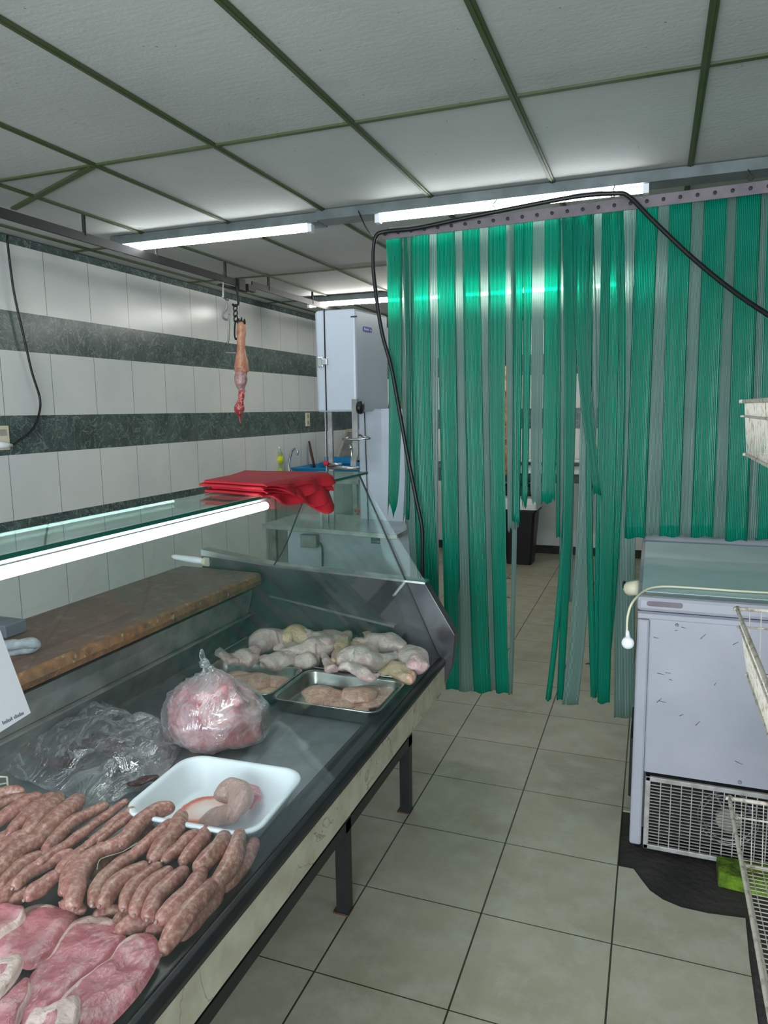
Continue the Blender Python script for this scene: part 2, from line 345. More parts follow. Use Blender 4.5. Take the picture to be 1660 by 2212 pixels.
def obj(name, mb, mat, parent=None, smooth=False, bevel=0, sub=0, solid=0, label=None, cat=None, group=None, kind=None, origin=None):
    me = bpy.data.meshes.new(name)
    if parent is not None: org = absloc(parent)
    elif origin is not None: org = Vector(origin)
    else:
        xs = [v.x for v in mb.v]; ys = [v.y for v in mb.v]; org = Vector(((min(xs)+max(xs))/2, (min(ys)+max(ys))/2, min(v.z for v in mb.v)))
    me.from_pydata([tuple(v - org) for v in mb.v], [], mb.f); me.update()
    bm = bmesh.new(); bm.from_mesh(me); bmesh.ops.recalc_face_normals(bm, faces=bm.faces); bm.to_mesh(me); bm.free()
    for m in (mat if isinstance(mat, list) else [mat]): me.materials.append(MT[m])
    if mb.mi:
        for p, i in zip(me.polygons, mb.mi): p.material_index = i
    if mb.at:
        a = me.attributes.new('fat', 'FLOAT', 'POINT'); a.data.foreach_set('value', mb.at)
    if mb.uv:
        uvl = me.uv_layers.new(name='UVMap')
        for lp in me.loops: uvl.data[lp.index].uv = mb.uv[lp.vertex_index]
    if smooth:
        for p in me.polygons: p.use_smooth = True
    o = bpy.data.objects.new(name, me); COL.objects.link(o)
    if parent is not None: o.parent = parent
    else: o.location = org
    if bevel:
        b = o.modifiers.new('b', 'BEVEL'); b.width = bevel; b.segments = 2; b.limit_method = 'ANGLE'; b.angle_limit = math.radians(40)
    if solid:
        b = o.modifiers.new('s', 'SOLIDIFY'); b.thickness = solid
    if sub:
        b = o.modifiers.new('u', 'SUBSURF'); b.levels = b.render_levels = sub
    if label: o['label'] = label
    if cat: o['category'] = cat
    if group: o['group'] = group
    if kind: o['kind'] = kind
    return o
def thing(name, loc, label, cat, group=None):
    o = bpy.data.objects.new(name, None); COL.objects.link(o); o.location = loc; o.empty_display_size = .05
    o['label'] = label; o['category'] = cat
    if group: o['group'] = group
    return o
def catmull(P, n=8, closed=False):
    P = [Vector(p) for p in P]; m = len(P); out = []
    rngi = range(m) if closed else range(m-1)
    for i in rngi:
        g = (lambda j: P[j % m]) if closed else (lambda j: P[max(0, min(m-1, j))])
        a, b, c, d = g(i-1), g(i), g(i+1), g(i+2)
        for k in range(n):
            u = k/n; out.append(.5*((2*b)+(c-a)*u+(2*a-5*b+4*c-d)*u*u+(3*b-a-3*c+d)*u**3))
    if not closed: out.append(P[-1])
    return out
def wob(v, amp, sc, seed=0):
    o = Vector((seed*3.1, seed*1.7, seed*.9)); return v + noise.noise_vector(v*sc + o)*amp
def text(name, s, size, mat, loc, rot, parent, depth=.0006):
    c = bpy.data.curves.new(name, 'FONT'); c.body = s; c.size = size; c.extrude = depth; c.align_x = 'CENTER'; c.align_y = 'CENTER'
    tmp = bpy.data.objects.new('tmp', c); COL.objects.link(tmp)
    bpy.context.view_layer.update()
    me = bpy.data.meshes.new_from_object(tmp); bpy.data.objects.remove(tmp)
    me.materials.clear(); me.materials.append(MT[mat]); o = bpy.data.objects.new(name, me); COL.objects.link(o)
    o.parent = parent; o.location = Vector(loc) - absloc(parent); o.rotation_euler = rot; return o

# ------------------------------------------------------------------ room shell
CEIL = 2.6; WX = -3.4; BY = 8.05; RX = 2.4; FY = -3.0
mb = MB().box((WX-.1, FY, -.1), (WX, BY, CEIL)); obj('wall_left', mb, 'wall_y', kind='structure')
mb = MB().box((WX-.1, BY, -.1), (RX+.1, BY+.1, CEIL)); obj('wall_back', mb, 'wall_x', kind='structure')
mb = MB().box((RX, FY, -.1), (RX+.1, BY, CEIL)); obj('wall_right', mb, 'plaster', kind='structure')
mb = MB(); mb.box((WX, FY-.1, 0), (-2.3, FY, CEIL)).box((1.5, FY-.1, 0), (RX, FY, CEIL)).box((-2.3, FY-.1, 2.48), (1.5, FY, CEIL)); obj('wall_front', mb, 'plaster', kind='structure')
mb = MB().box((WX-.1, FY-.1, CEIL+.005), (RX+.1, BY+.1, CEIL+.08)); obj('ceiling', mb, 'ceiling', kind='structure')
# ceiling T bars
mb = MB()
gx_ = [-3.26+.0, -2.70, -2.144, -1.583, -1.022, -.461, .102, .66, 1.22, 1.78]
gy_ = [-2.3, -1.1, .09, 1.275, 2.466, 3.657, 4.848, 6.04, 7.23]
for x in gx_:
    mb.box((x-.012, FY, CEIL-.004), (x+.012, BY, CEIL+.004)); mb.box((x-.003, FY, CEIL-.007), (x+.003, BY, CEIL-.004))
for y in gy_: mb.box((WX, y-.010, CEIL-.003), (RX, y+.010, CEIL+.0045))
mb.add([(-2.17, 2.46, CEIL-.006), (-2.95, 2.79, CEIL-.006), (-2.94, 2.815, CEIL-.006), (-2.16, 2.485, CEIL-.006),
        (-2.17, 2.46, CEIL+.004), (-2.95, 2.79, CEIL+.004), (-2.94, 2.815, CEIL+.004), (-2.16, 2.485, CEIL+.004)],
       [(0,1,2,3),(4,7,6,5),(0,4,5,1),(1,5,6,2),(2,6,7,3),(3,7,4,0)])
obj('trim_1', mb, 'olive', kind='structure')
# floor: bare concrete slab and the tiles laid over it, with the broken edge
mb = MB().box((WX-.1, FY-.1, -.1), (RX+.1, BY+.1, -.006)); obj('floor_slab', mb, 'concrete', kind='structure').name = 'floor'
edge = [(-.062, 2.49), (-.01, 2.488), (.02, 2.43), (.045, 2.385), (.085, 2.352), (.14, 2.332), (.22, 2.33), (.33, 2.345), (.32, 2.15), (.315, 1.92), (.30, 1.5), (.29, .5), (.29, FY)]
poly = [(WX, FY), (WX, BY), (RX, BY), (RX, 2.868), (-.062, 2.868)] + edge
mb = MB(); n = len(poly); mb.v = [Vector((x, y, 0)) for x, y in poly] + [Vector((x, y, -.006)) for x, y in poly]
mb.f = [tuple(range(n))] + [(i, (i+1) % n, n+(i+1) % n, n+i) for i in range(n)]
fl = obj('floor', mb, 'floor', kind='structure')
bm = bmesh.new(); bm.from_mesh(fl.data); bmesh.ops.triangulate(bm, faces=bm.faces); bmesh.ops.recalc_face_normals(bm, faces=bm.faces); bm.to_mesh(fl.data); bm.free()
mb = MB().box((WX, BY-.012, 0), (RX, BY, .09)); obj('baseboard_back', mb, 'concrete', kind='structure')

# ------------------------------------------------------------------ fluorescent fixtures
def fixture(x0, x1, y, label, m='tube', z=2.6, blen=None):
    L = blen or (x0-.05, x1+.05)
    f = thing('fluorescent_light', ((x0+x1)/2, y, z-.04), label, 'light', 'fluorescent ceiling lights')
    b = MB().hexa([Vector((L[0], y-.062, z-.046)), Vector((L[1], y-.062, z-.046)), Vector((L[1], y+.062, z-.046)), Vector((L[0], y+.062, z-.046))],
                  [Vector((L[0], y-.062, z-.001)), Vector((L[1], y-.062, z-.001)), Vector((L[1], y+.062, z-.001)), Vector((L[0], y+.062, z-.001))])
    obj('housing', b, 'fixture', f)
    for s, e in ((x0-.012, x0+.012), (x1-.012, x1+.012)):
        obj('lamp_holder', MB().box((s, y-.045, z-.085), (e, y-.01, z-.045)), 'plastic_w', f)
    tb = MB(); tb.tube([(x0+.01, y-.03, z-.068), (x1-.01, y-.03, z-.068)], .0135, 12); obj('tube', tb, m, f, smooth=True)
fixture(-1.30, -.07, 3.47, 'long lit fluorescent tube directly above the green strip curtain rail', blen=(-1.62, 1.25))
fixture(-2.87, -1.68, 3.50, 'lit fluorescent tube left of the curtain, crossing above the black meat rail', blen=(-2.92, -1.625))
fixture(-2.9, -1.68, 5.95, 'far lit fluorescent tube above the white bandsaw', 'tube_back')
fixture(-1.5, -.28, 5.95, 'lit fluorescent tube glowing behind the left half of the green curtain', 'tube_back')
fixture(-1.9, -.68, .55, 'added fluorescent tube above the near end of the display case, outside the photo')  # unseen tube, added to light the near part of the room

# ------------------------------------------------------------------ strip curtain
CY = 3.3
P0 = aty(834, 508, CY); P1 = aty(1660, 405, CY)
cur = thing('strip_curtain', ((P0.x+P1.x)/2, CY, P0.z), 'torn green and pale ribbed plastic strip curtain hanging from a bolted rail', 'curtain')
def rz(x): return P0.z + (x-P0.x)*(P1.z-P0.z)/(P1.x-P0.x)
XR = 1.3
mb = MB(); a, b = P0.x-.008, XR; mb.hexa([Vector((a, CY-.018, rz(a)-.024)), Vector((b, CY-.018, rz(b)-.024)), Vector((b, CY-.012, rz(b)-.024)), Vector((a, CY-.012, rz(a)-.024))],
          [Vector((a, CY-.018, rz(a)+.024)), Vector((b, CY-.018, rz(b)+.024)), Vector((b, CY-.012, rz(b)+.024)), Vector((a, CY-.012, rz(a)+.024))])
rl = obj('rail', mb, 'rail', cur, bevel=.002)
k = 0; x = a+.012
while x < XR:
    q = MB().lathe((x, CY-.026, rz(x)), [(.003, 0), (.0075, .001), (.0075, .008)], 8, 'y'); obj('bolt', q, 'darksteel', rl); x += .0635
for px in (1065, 1325, 1622):
    hp = aty(px, 455-(px-1065)*.12, CY-.02); q = MB()
    top = Vector((hp.x, CY+.08, 2.55)) ; q.rod(top, (hp.x, CY-.02, hp.z+.02), .0022, 6)
    q.tube([(hp.x+.011*math.sin(a_), CY-.022, hp.z+.008+.011*math.cos(a_)) for a_ in [i*math.pi/6 for i in range(12)]], .0022, 6)
    obj('hanging_hook', q, 'steeldull' if px < 1500 else 'darksteel', cur)
def strip(xt0, xt1, xb0, xb1, yb, kind, dy=0, mid=None, yt=None, rag=0, bow=0, seed=0):
    """a hanging strip; its top and bottom edges were measured in the photo and carried to the curtain's plane"""
    N = 26; Wd = 8; mb = MB(); y = CY + dy; uv = []
    tl = aty(xt0, 500, y); tr = aty(xt1, 500, y); bl = aty(xb0, yb, y); br = aty(xb1, yb, y)
    if yt: tl = aty(xt0, yt, y); tr = aty(xt1, yt, y)
    else: tl.z = rz(tl.x)-.015; tr.z = rz(tr.x)-.015
    rnd = random.Random(seed)
    ph = rnd.random()*6; curv = (.006+.006*rnd.random())*(1 if dy < 0.008 else -1)
    for i in range(N+1):
        t_ = i/N
        for j in range(Wd+1):
            u = j/Wd
            L = tl.lerp(bl, t_); R = tr.lerp(br, t_)
            if mid:
                m = 4*t_*(1-t_); L = L + Vector((mid, 0, 0))*m; R = R + Vector((mid, 0, 0))*m
            zb = 0
            if rag and t_ > .9: zb = rag*(t_-.9)*10*(rnd.random()-.3)
            p = L.lerp(R, u)
            sw = .012*math.sin(ph+3.1*t_)*t_*(1 if abs(dy) < .03 else .4)
            p.y += -curv*math.sin(math.pi*u)*(.3+.7*t_) + sw + bow*t_*t_*(u-.5)
            p.z += zb + (.004*math.sin(u*7+ph) if i == N else 0)
            mb.v.append(p); uv.append((u*(1.0 if (xt1-xt0) > 22 else .45) + ph, t_*2.2))
    for i in range(N):
        for j in range(Wd): a_ = i*(Wd+1)+j; mb.f.append((a_, a_+1, a_+Wd+2, a_+Wd+1))
    mb.uv = uv
    obj('strip', mb, 'strip_g' if kind == 'g' else 'strip_p', cur, smooth=True, solid=.0018)
B = .014
ST = [
 (834,868,836,858,1112,'g',0,.012,0,.10), (866,892,872,880,1126,'p',B,.02,0,.05), (872,880,876,884,1122,'g',.004,.01,0,0),
 (888,928,915,960,1470,'g',0,-.02,0,0), (864,893,905,930,1400,'p',B,-.03,0,0), (925,946,930,950,1480,'p',B,0,0,0),
 (943,983,962,996,1490,'g',0,0,0,0), (978,1003,993,1024,1493,'p',B,0,0,0),
 (999,1037,1025,1062,1493,'g',0,-.01,0,0), (1033,1058,1056,1074,1492,'p',B,0,0,0),
 (1055,1094,1072,1100,1497,'g',0,-.01,0,0),
 (1091,1114,1098,1122,1142,'p',B,0,0,.06), (1100,1112,1098,1108,1500,'p',B+.006,.02,0,0),
 (1110,1132,1108,1124,1137,'g',0,0,0,.05), (1132,1152,1128,1140,1090,'g',.002,0,0,.08), (1150,1178,1146,1168,1092,'p',B,0,0,.10),
 (1176,1211,1170,1200,1086,'g',0,.004,0,.04), (1205,1213,1202,1210,1160,'g',.004,0,0,0),
 (1213,1224,1180,1191,1510,'g',.002,.05,0,0), (1214,1247,1203,1216,1512,'g',-.002,.02,0,0), (1212,1250,1208,1236,1300,'p',B,.0,0,0),
 (1244,1280,1215,1250,1522,'p',B,.045,0,0), (1238,1278,1284,1302,1068,'g',-.012,-.03,0,0), (1270,1283,1276,1290,1507,'g',-.006,-.015,0,0),
 (1278,1306,1286,1300,1480,'p',B,.02,0,0), (1302,1346,1292,1318,1516,'g',0,.0,0,0), (1300,1322,1280,1296,1510,'g',-.004,.0,0,.05),
 (1326,1346,1308,1322,1400,'g',.004,.03,0,0), (1334,1376,1327,1371,1550,'p',B,.0,0,0),
 (1373,1421,1350,1394,1162,'g',0,0,0,0), (1417,1447,1390,1428,1157,'p',B,0,0,0), (1444,1493,1425,1469,1159,'g',0,0,0,0),
 (1489,1522,1464,1496,1156,'p',B,0,0,0), (1519,1569,1493,1541,1160,'g',0,0,0,0), (1565,1591,1535,1570,1163,'p',B,0,0,0),
 (1588,1641,1567,1615,1168,'g',0,0,0,0), (1637,1658,1610,1636,1163,'p',B,.006,0,0), (1655,1708,1632,1686,1166,'g',0,0,0,0),
 (1704,1730,1680,1708,1166,'p',B,0,0,0), (1727,1780,1704,1756,1166,'g',0,0,0,0), (1777,1803,1752,1780,1166,'p',B,0,0,0), (1800,1850,1776,1826,1170,'g',0,0,0,0)]
for i, (a0, a1, b0, b1, yb, kd, dy, mid, _, rag) in enumerate(ST): strip(a0, a1, b0, b1, yb, kd, dy, mid, None, rag, 0, i)

# ------------------------------------------------------------------ display case
X0 = -.76; DZ = .60; EY = 2.65; NY = -.6
case = thing('meat_display_case', (-1.3, 1.0, 0), 'long refrigerated meat display case with sloped glass front, black rail and marble fascia', 'display case')
RXf = -.742
sec = [(-.742, .606), (-.740, .622), (-.748, .634), (-.762, .637), (-.770, .630), (-.80, .630), (-.812, .637), (-.826, .634), (-.832, .620), (-.832, .600), (-.76, .600)]
mb = MB(); mb.loft([[Vector((x, NY, z)) for x, z in sec], [Vector((x, EY, z)) for x, z in sec]])
obj('front_rail', mb, 'black', case, bevel=.003)
mb = MB().box((-.764, NY, .512), (-.744, EY-.002, .606))
obj('marble_fascia', mb, 'fascia', case)
mb = MB().box((-.9, NY, .285), (-.865, EY-.05, .325)); mb.box((-.9, NY, .45), (-.86, EY-.08, .50)); mb.box((-1.85, NY, .45), (-1.81, EY-.08, .5))
for y in (NY+.05, 1.94, 2.54): mb.box((-1.85, y-.02, .45), (-.86, y+.02, .49))
obj('base_frame', mb, 'black', case)
for (x, y) in ((-.885, 1.95), (-.885, 2.575), (-.885, -.4), (-1.83, 1.95), (-1.83, 2.575), (-1.83, -.4)):
    lg = obj('leg', MB().box((x-.02, y-.02, .004), (x+.02, y+.02, .5)), 'black', case)
    obj('rusty_foot', MB().box((x-.032, y-.022, 0), (x+.022, y+.024, .006)), 'rustfoot', lg)
mb = MB().box((-1.86, NY, .46), (-.80, EY-.01, DZ)); obj('deck', mb, 'deck', case)
# back of the well: stepped steel panels under the cutting board
mb = MB(); y0, y1 = NY, EY-.01
for (xa, za, xb, zb, th) in ((-1.70, .602, -1.672, .66, .004), (-1.672, .66, -1.63, .735, .004), (-1.626, .745, -1.60, .85, .004)):
    mb.hexa([Vector((xa, y0, za)), Vector((xa, y1, za)), Vector((xa-.012, y1, za)), Vector((xa-.012, y0, za))], [Vector((xb, y0, zb)), Vector((xb, y1, zb)), Vector((xb-.012, y1, zb)), Vector((xb-.012, y0, zb))])
mb.box((-1.72, y0, .6), (-1.69, y1, .615)); mb.box((-1.64, y0, .735), (-1.61, y1, .742))
obj('back_panel', mb, 'steeldull', case)
mb = MB().box((-1.95, NY, .46), (-1.73, EY-.01, .888)); obj('rear_body', mb, 'darkpanel', case)
# end wall of dark polished steel
poly = [(-1.86, .46), (-.775, .46), (-.712, .61), (-.702, .735), (-.822, .93), (-1.50, .955), (-1.86, 1.0)]
mb = MB().prism([(x, EY, z) for x, z in poly], (0, .05, 0)); obj('end_panel', mb, 'darkpanel', case, bevel=.004)
mb = MB().prism([(-1.86, EY-.004, 1.012), (-1.5, EY-.004, .965), (-.823, EY-.004, .938), (-.823, EY-.004, .93), (-1.5, EY-.004, .956), (-1.86, EY-.004, .985)], (0, .062, 0)); obj('end_trim', mb, 'steel', case)
mb = MB().prism([(-1.52, EY-.012, .835), (-.95, EY-.012, .752), (-.95, EY-.012, .742), (-1.52, EY-.012, .825)], (0, .01, 0)); obj('end_rail', mb, 'steel', case)
# glass
gA = Vector((-.765, 0, .632)); gB = Vector((-1.095, 0, 1.355))
dn = (gB-gA).normalized(); gn = Vector((dn.z, 0, -dn.x))
def gp(f, y, o=0): q = gA.lerp(gB, f) + gn*o; return Vector((q.x, y, q.z))
mb = MB(); mb.hexa([gp(0, NY, .002), gp(0, EY, .002), gp(1, EY, .002), gp(1, NY, .002)], [gp(0, NY, -.002), gp(0, EY, -.002), gp(1, EY, -.002), gp(1, NY, -.002)])
obj('front_glass', mb, 'glass', case)
mb = MB(); mb.hexa([gp(0, EY-.002, .003), gp(0, EY+.002, .003), gp(1, EY+.002, .003), gp(1, EY-.002, .003)], [gp(0, EY-.002, -.003), gp(0, EY+.002, -.003), gp(1, EY+.002, -.003), gp(1, EY-.002, -.003)])
obj('glass_edge', mb, 'darksteel', case)
mb = MB().prism([(-1.50, EY+.01, .957), (-.825, EY+.01, .935), (-1.098, EY+.01, 1.352), (-1.30, EY+.01, 1.352)], (0, .005, 0)); obj('end_glass', mb, 'glass', case)
mb = MB().tube(catmull([(-1.30, EY-.0, 1.345), (-1.37, EY, 1.2), (-1.44, EY, 1.05), (-1.5, EY, .96)], 5), .003, 6); obj('glass_edge', mb, 'darksteel', case)
mb = MB().box((-1.30, NY, 1.355), (-1.09, 2.72, 1.363)); obj('top_glass', mb, 'glasstop', case)
mb = MB().box((-1.0905, NY, 1.3545), (-1.087, 2.722, 1.3635)); mb.box((-1.30, 2.718, 1.3545), (-1.09, 2.722, 1.3635)); obj('top_glass_edge', mb, 'glassedge', case)
mb = MB().box((-1.165, .66, 1.336), (-1.135, 1.98, 1.354))
lf = obj('lamp_housing', mb, 'fixture', case)
mb = MB().tube([(-1.125, .68, 1.322), (-1.125, 1.95, 1.322)], .0125, 12); obj('lamp_tube', mb, 'casetube', lf, smooth=True)
# paper sign taped on the glass
g0 = gA; 
def og(px, py, o=-.004):
    n_ = gn; return atplane(px, py, Vector((gA.x, 0, gA.z)) + gn*.006, n_)
q = [og(-60, 1310), og(0, 1362), og(12, 1395), og(66, 1540), og(0, 1582), og(-60, 1600)]
mb = MB().prism(q, gn*.0008)
sg = obj('paper_sign', mb, 'plastic_w', None, label='white paper sheet taped to the sloped glass at the left edge', cat='paper')
qa, qb = og(6, 1566), og(52, 1543)
mb = MB()
for i in range(15):
    if i in (7,): continue
    c0 = qa.lerp(qb, i/15); c1 = qa.lerp(qb, (i+.62)/15); up_ = Vector((-.33, 0, .72)).normalized()*(.0042 if i % 3 else .006)
    mb.prism([c0, c1, c1+up_, c0+up_], gn*.0012)
obj('small_print', mb, 'greyink', sg)

# ------------------------------------------------------------------ cutting board and things on it
cb = thing('cutting_board', (-1.8, 1.6, .866), 'long thick greasy brown wooden cutting board on the back of the case', 'cutting board')
mb = MB()
for i in range(45): pass
ys = [.3 + i*(2.632-.3)/60 for i in range(61)]; vs = []
prof = [(-1.95, .89), (-1.95, .936), (-1.552, .936), (-1.535, .930), (-1.528, .91), (-1.535, .89)]
loops = []
for y in ys:
    lo = []
    for j, (x, z) in enumerate(prof):
        e = noise.noise(Vector((j*.7, y*9, 1)))*.006 if j in (2, 3, 4, 5) else 0
        lo.append(Vector((x+e, y + (.0 if x < -1.7 else -.03*(y > 2.6)), z+e*.4)))
    loops.append(lo)
mb.loft(loops); mi = []
for f in mb.f:
    ks = {i % 6 for i in f}; mi.append(1 if len(f) == 4 and ks <= {2, 3, 4, 5} else 0)
mb.mi = mi
obj('board', mb, ['wood', 'woodedge'], cb)
# honing steel
hs = thing('honing_steel', tuple(atz(440, 1212, .94)), 'honing steel with a white handle lying at the far end of the wooden board', 'tool')
ha, hb, hc = atz(372, 1202, .955), atz(442, 1213, .958), atz(580, 1221, .944)
mb = MB().tube([ha, ha.lerp(hb, .1), ha.lerp(hb, .4), ha.lerp(hb, .75), hb], [.006, .012, .014, .016, .012], 10); obj('handle', mb, 'plastic_w', hs, smooth=True)
mb = MB().tube([hb, hb.lerp(hb+(hb-ha), .1)], [.02, .02], 10); obj('guard', mb, 'plastic_cream', hs)
mb = MB().tube([hb, hb.lerp(hc, .9), hc], [.007, .006, .001], 8); obj('rod', mb, 'steel', hs, smooth=True)
# towel and small box
tw = []
c0 = atz(28, 1402, .958)
mb = MB().tube(catmull([c0+Vector((-.10, -.06, .01)), c0+Vector((-.03, -.02, .012)), c0+Vector((.03, .03, .012)), c0+Vector((.035, .045, .0)), c0+Vector((.0, .02, -.008)), c0+Vector((-.07, -.04, -.008))], 5), .017, 10, flat=.8)
mb.v = [wob(v, .006, 40) for v in mb.v]
obj('towel', mb, 'towel', None, smooth=True, label='folded grey towel on the board next to the white paper', cat='towel')
c0 = atz(15, 1372, .937)
mb = MB().box((c0.x-.16, c0.y-.03, .937), (c0.x+.03, c0.y+.05, .978)); obj('storage_box', mb, 'greybox', None, bevel=.004, label='small slate grey box on the board behind the grey towel', cat='box')

# ------------------------------------------------------------------ steel trays
def tray(x0, x1, y0, y1, label, z0=.602, h=.05, rot=0):
    cx, cy = (x0+x1)/2, (y0+y1)/2; hw, hl = (x1-x0)/2, (y1-y0)/2; mb = MB()
    L = [(hw-.03, hl-.03, .03, z0), (hw-.018, hl-.018, .035, z0+.006), (hw-.008, hl-.008, .04, z0+h-.003), (hw, hl, .042, z0+h), (hw, hl, .042, z0+h+.003),
         (hw-.007, hl-.007, .036, z0+h+.003), (hw-.011, hl-.011, .036, z0+h-.004), (hw-.02, hl-.02, .032, z0+.009), (hw-.034, hl-.034, .026, z0+.004)]
    mb.loft([rrect(cx, cy, a, b, r, z, rot, 5) for a, b, r, z in L])
    return obj('steel_tray', mb, 'steel', None, smooth=True, label=label, cat='tray', group='stainless steel meat trays')
TR = [(-1.185, -.790, 2.03, 2.325), (-1.565, -1.192, 2.05, 2.325), (-1.62, -1.205, 2.345, 2.63), (-1.20, -.795, 2.345, 2.63)]
tray(*TR[0], 'steel tray of pale chicken breast at the front, beside the black rail')
tray(*TR[1], 'steel tray of wet chicken breast just behind the tied bag of meat')
tray(*TR[2], 'back left steel tray heaped with chicken legs')
tray(*TR[3], 'back right steel tray heaped with large chicken quarters')

def blob(path, rad, seg=14, flat=.7, amp=.006, sc=22, seed=0, n=5, fat=None):
    P = catmull(path, n); R = []
    m = len(rad)
    for i in range(len(P)):
        t_ = i/(len(P)-1)*(m-1); k_ = min(int(t_), m-2); u = t_-k_; u = u*u*(3-2*u); R.append(rad[k_]*(1-u)+rad[k_+1]*u)
    # rounded ends
    d0 = (P[0]-P[1]).normalized(); d1 = (P[-1]-P[-2]).normalized(); pre = []; pr = []; post = []; po = []
    for a in (90, 70, 48, 24):
        a = math.radians(a); pre.append(P[0]+d0*R[0]*math.sin(a)*flat); pr.append(max(.0006, R[0]*math.cos(a)))
        post.insert(0, P[-1]+d1*R[-1]*math.sin(a)*flat); po.insert(0, max(.0006, R[-1]*math.cos(a)))
    mb = MB().tube(pre+P+post, pr+R+po, seg, True, flat, (0, 0, 1))
    mb.v = [wob(v, amp, sc, seed) for v in mb.v]
    return mb
def c3(x, y, z): return atz(400+x/2.767, 1300+y/2.767, z)
def pxr(w, z_at):  # half width in crop pixels -> metres at a point
    return w/2.767/2*((z_at-O).dot(fwd))/F
# (points in the photo, widths, material, height, label)
LEGS = [
 ([(545,225),(480,235),(425,285),(408,318)], (110,135,60,34), 'chicken', .675, 'greyish chicken leg at the back left of the left tray, its end pointing down left'),
 ([(600,220),(660,215),(730,225)], (110,150,90), 'chickeny', .672, 'yellowish bumpy piece of chicken skin at the back of the left tray'),
 ([(722,178),(765,200),(820,225),(850,260)], (30,36,80,80), 'chicken', .70, 'chicken leg with its knob up at the rear rim of the left tray'),
 ([(560,275),(620,290),(690,290),(780,275),(855,280)], (40,36,60,120,70), 'chicken', .69, 'long chicken leg lying across the middle of the left tray'),
 ([(480,365),(560,355),(630,345)], (70,95,100), 'chicken', .665, 'pale chicken thigh at the front of the left tray, second from the right rim'),
 ([(300,325),(350,330),(410,350)], (60,105,70), 'chicken', .66, 'lilac grey chicken thigh at the left end of the left tray'),
 ([(205,285),(225,320),(290,355)], (24,48,40), 'chicken', .664, 'pink chicken wing tip sticking out over the left tray rim'),
 ([(680,350),(735,355),(790,345)], (70,90,50), 'chicken', .66, 'smooth chicken thigh at the right end of the left tray'),
 ([(860,185),(905,225),(930,270)], (50,85,60), 'chicken', .69, 'chicken thigh leaning between the two back trays'),
 ([(1290,275),(1220,255),(1130,240),(1070,240),(1022,232)], (60,120,90,44,32), 'chicken', .70, 'large chicken quarter at the back of the right tray, knob to the left'),
 ([(945,360),(1020,345),(1110,360),(1190,350),(1260,318)], (90,155,120,60,36), 'chicken', .695, 'broad chicken quarter in the centre of the right tray, knob to the right'),
 ([(838,315),(848,360),(880,405)], (22,36,54), 'chicken', .70, 'drumstick hanging over the left corner of the right tray'),
 ([(968,200),(945,250),(915,300),(893,350)], (44,48,34,24), 'chickeny', .71, 'yellow ended drumstick standing at the back left of the right tray'),
 ([(1330,310),(1365,340),(1385,385)], (90,120,90), 'chicken', .68, 'round chicken thigh at the right end of the right tray'),
 ([(1190,405),(1260,405),(1335,450)], (70,95,70), 'chickeny', .665, 'yellow tinged chicken thigh at the front right of the right tray'),
 ([(930,390),(990,395),(1060,425),(1110,450),(1165,445)], (46,58,58,44,16), 'chicken', .70, 'chicken piece with a pointed skin flap over the front rim of the right tray'),
 ([(1085,190),(1095,215),(1110,250)], (38,34,30), 'chickeny', .705, 'yellow chicken knob poking up at the back of the right tray'),
 ([(1100,300),(1180,290),(1240,285)], (80,110,80), 'chicken', .672, 'chicken thigh half hidden under the quarters in the right tray'),
 ([(620,310),(700,320)], (110,90), 'chicken', .64, 'chicken thigh lying under the others in the left tray'),
 ([(960,290),(1020,290),(1060,300)], (70,80,60), 'chickeny', .672, 'yellow grey chicken piece behind the broad quarter of the right tray'),
]
for i, (pts, wd, m, z, lab) in enumerate(LEGS):
    P = [c3(x, y, z) for x, y in pts]; R = [pxr(w_, P[0])*1.6 for w_ in wd]
    bq = blob(P, R, 18, .72, .012, 20, i); bq.v = [wob(v, .007, 48, i) for v in bq.v]
    obj('chicken_quarter', bq, m, None, smooth=True, sub=1, label=lab, cat='chicken', group='raw chicken pieces in the back trays')
# breasts
BR = [
 ([(730,560),(800,545),(880,560),(960,575)], (60,90,80,50), .628, 'pale pink chicken breast along the middle of the front steel tray'),
 ([(1000,545),(1080,540),(1150,555)], (60,80,60), .624, 'chicken breast at the back right of the front steel tray'),
 ([(870,610),(960,600),(1050,590)], (60,90,60), .630, 'chicken breast in the front centre of the front steel tray'),
 ([(1080,620),(1150,590),(1220,570)], (70,80,50), .625, 'chicken breast near the right wall of the front steel tray'),
 ([(640,605),(730,625),(820,645)], (30,40,40), .618, 'thin strip of chicken breast at the left front of the front steel tray'),
 ([(900,655),(1000,650),(1090,655)], (40,60,40), .618, 'flat chicken breast along the near side of the front steel tray'),
 ([(760,600),(830,590),(900,600)], (90,120,90), .622, 'pink chicken breast at the left side of the front steel tray'),
 ([(960,560),(1040,560),(1110,570)], (90,120,80), .640, 'topmost chicken breast lying across the front steel tray'),
 ([(1120,560),(1190,545),(1240,560)], (60,80,60), .622, 'small chicken breast in the back right corner of the front steel tray'),
 ([(300,490),(400,480),(480,500)], (80,120,80), .636, 'topmost golden chicken breast in the tray behind the tied bag'),
 ([(220,465),(300,455),(380,470)], (60,90,70), .626, 'golden chicken breast at the back left of the tray behind the tied bag'),
 ([(420,500),(500,480),(590,490)], (70,90,60), .630, 'golden chicken breast at the right of the tray behind the tied bag'),
 ([(260,520),(330,530),(390,560)], (70,90,70), .626, 'pink chicken breast closest to the tied bag in the tray behind it'),
 ([(420,560),(480,550),(560,540)], (50,70,50), .622, 'wet chicken breast at the front of the tray behind the tied bag'),
]
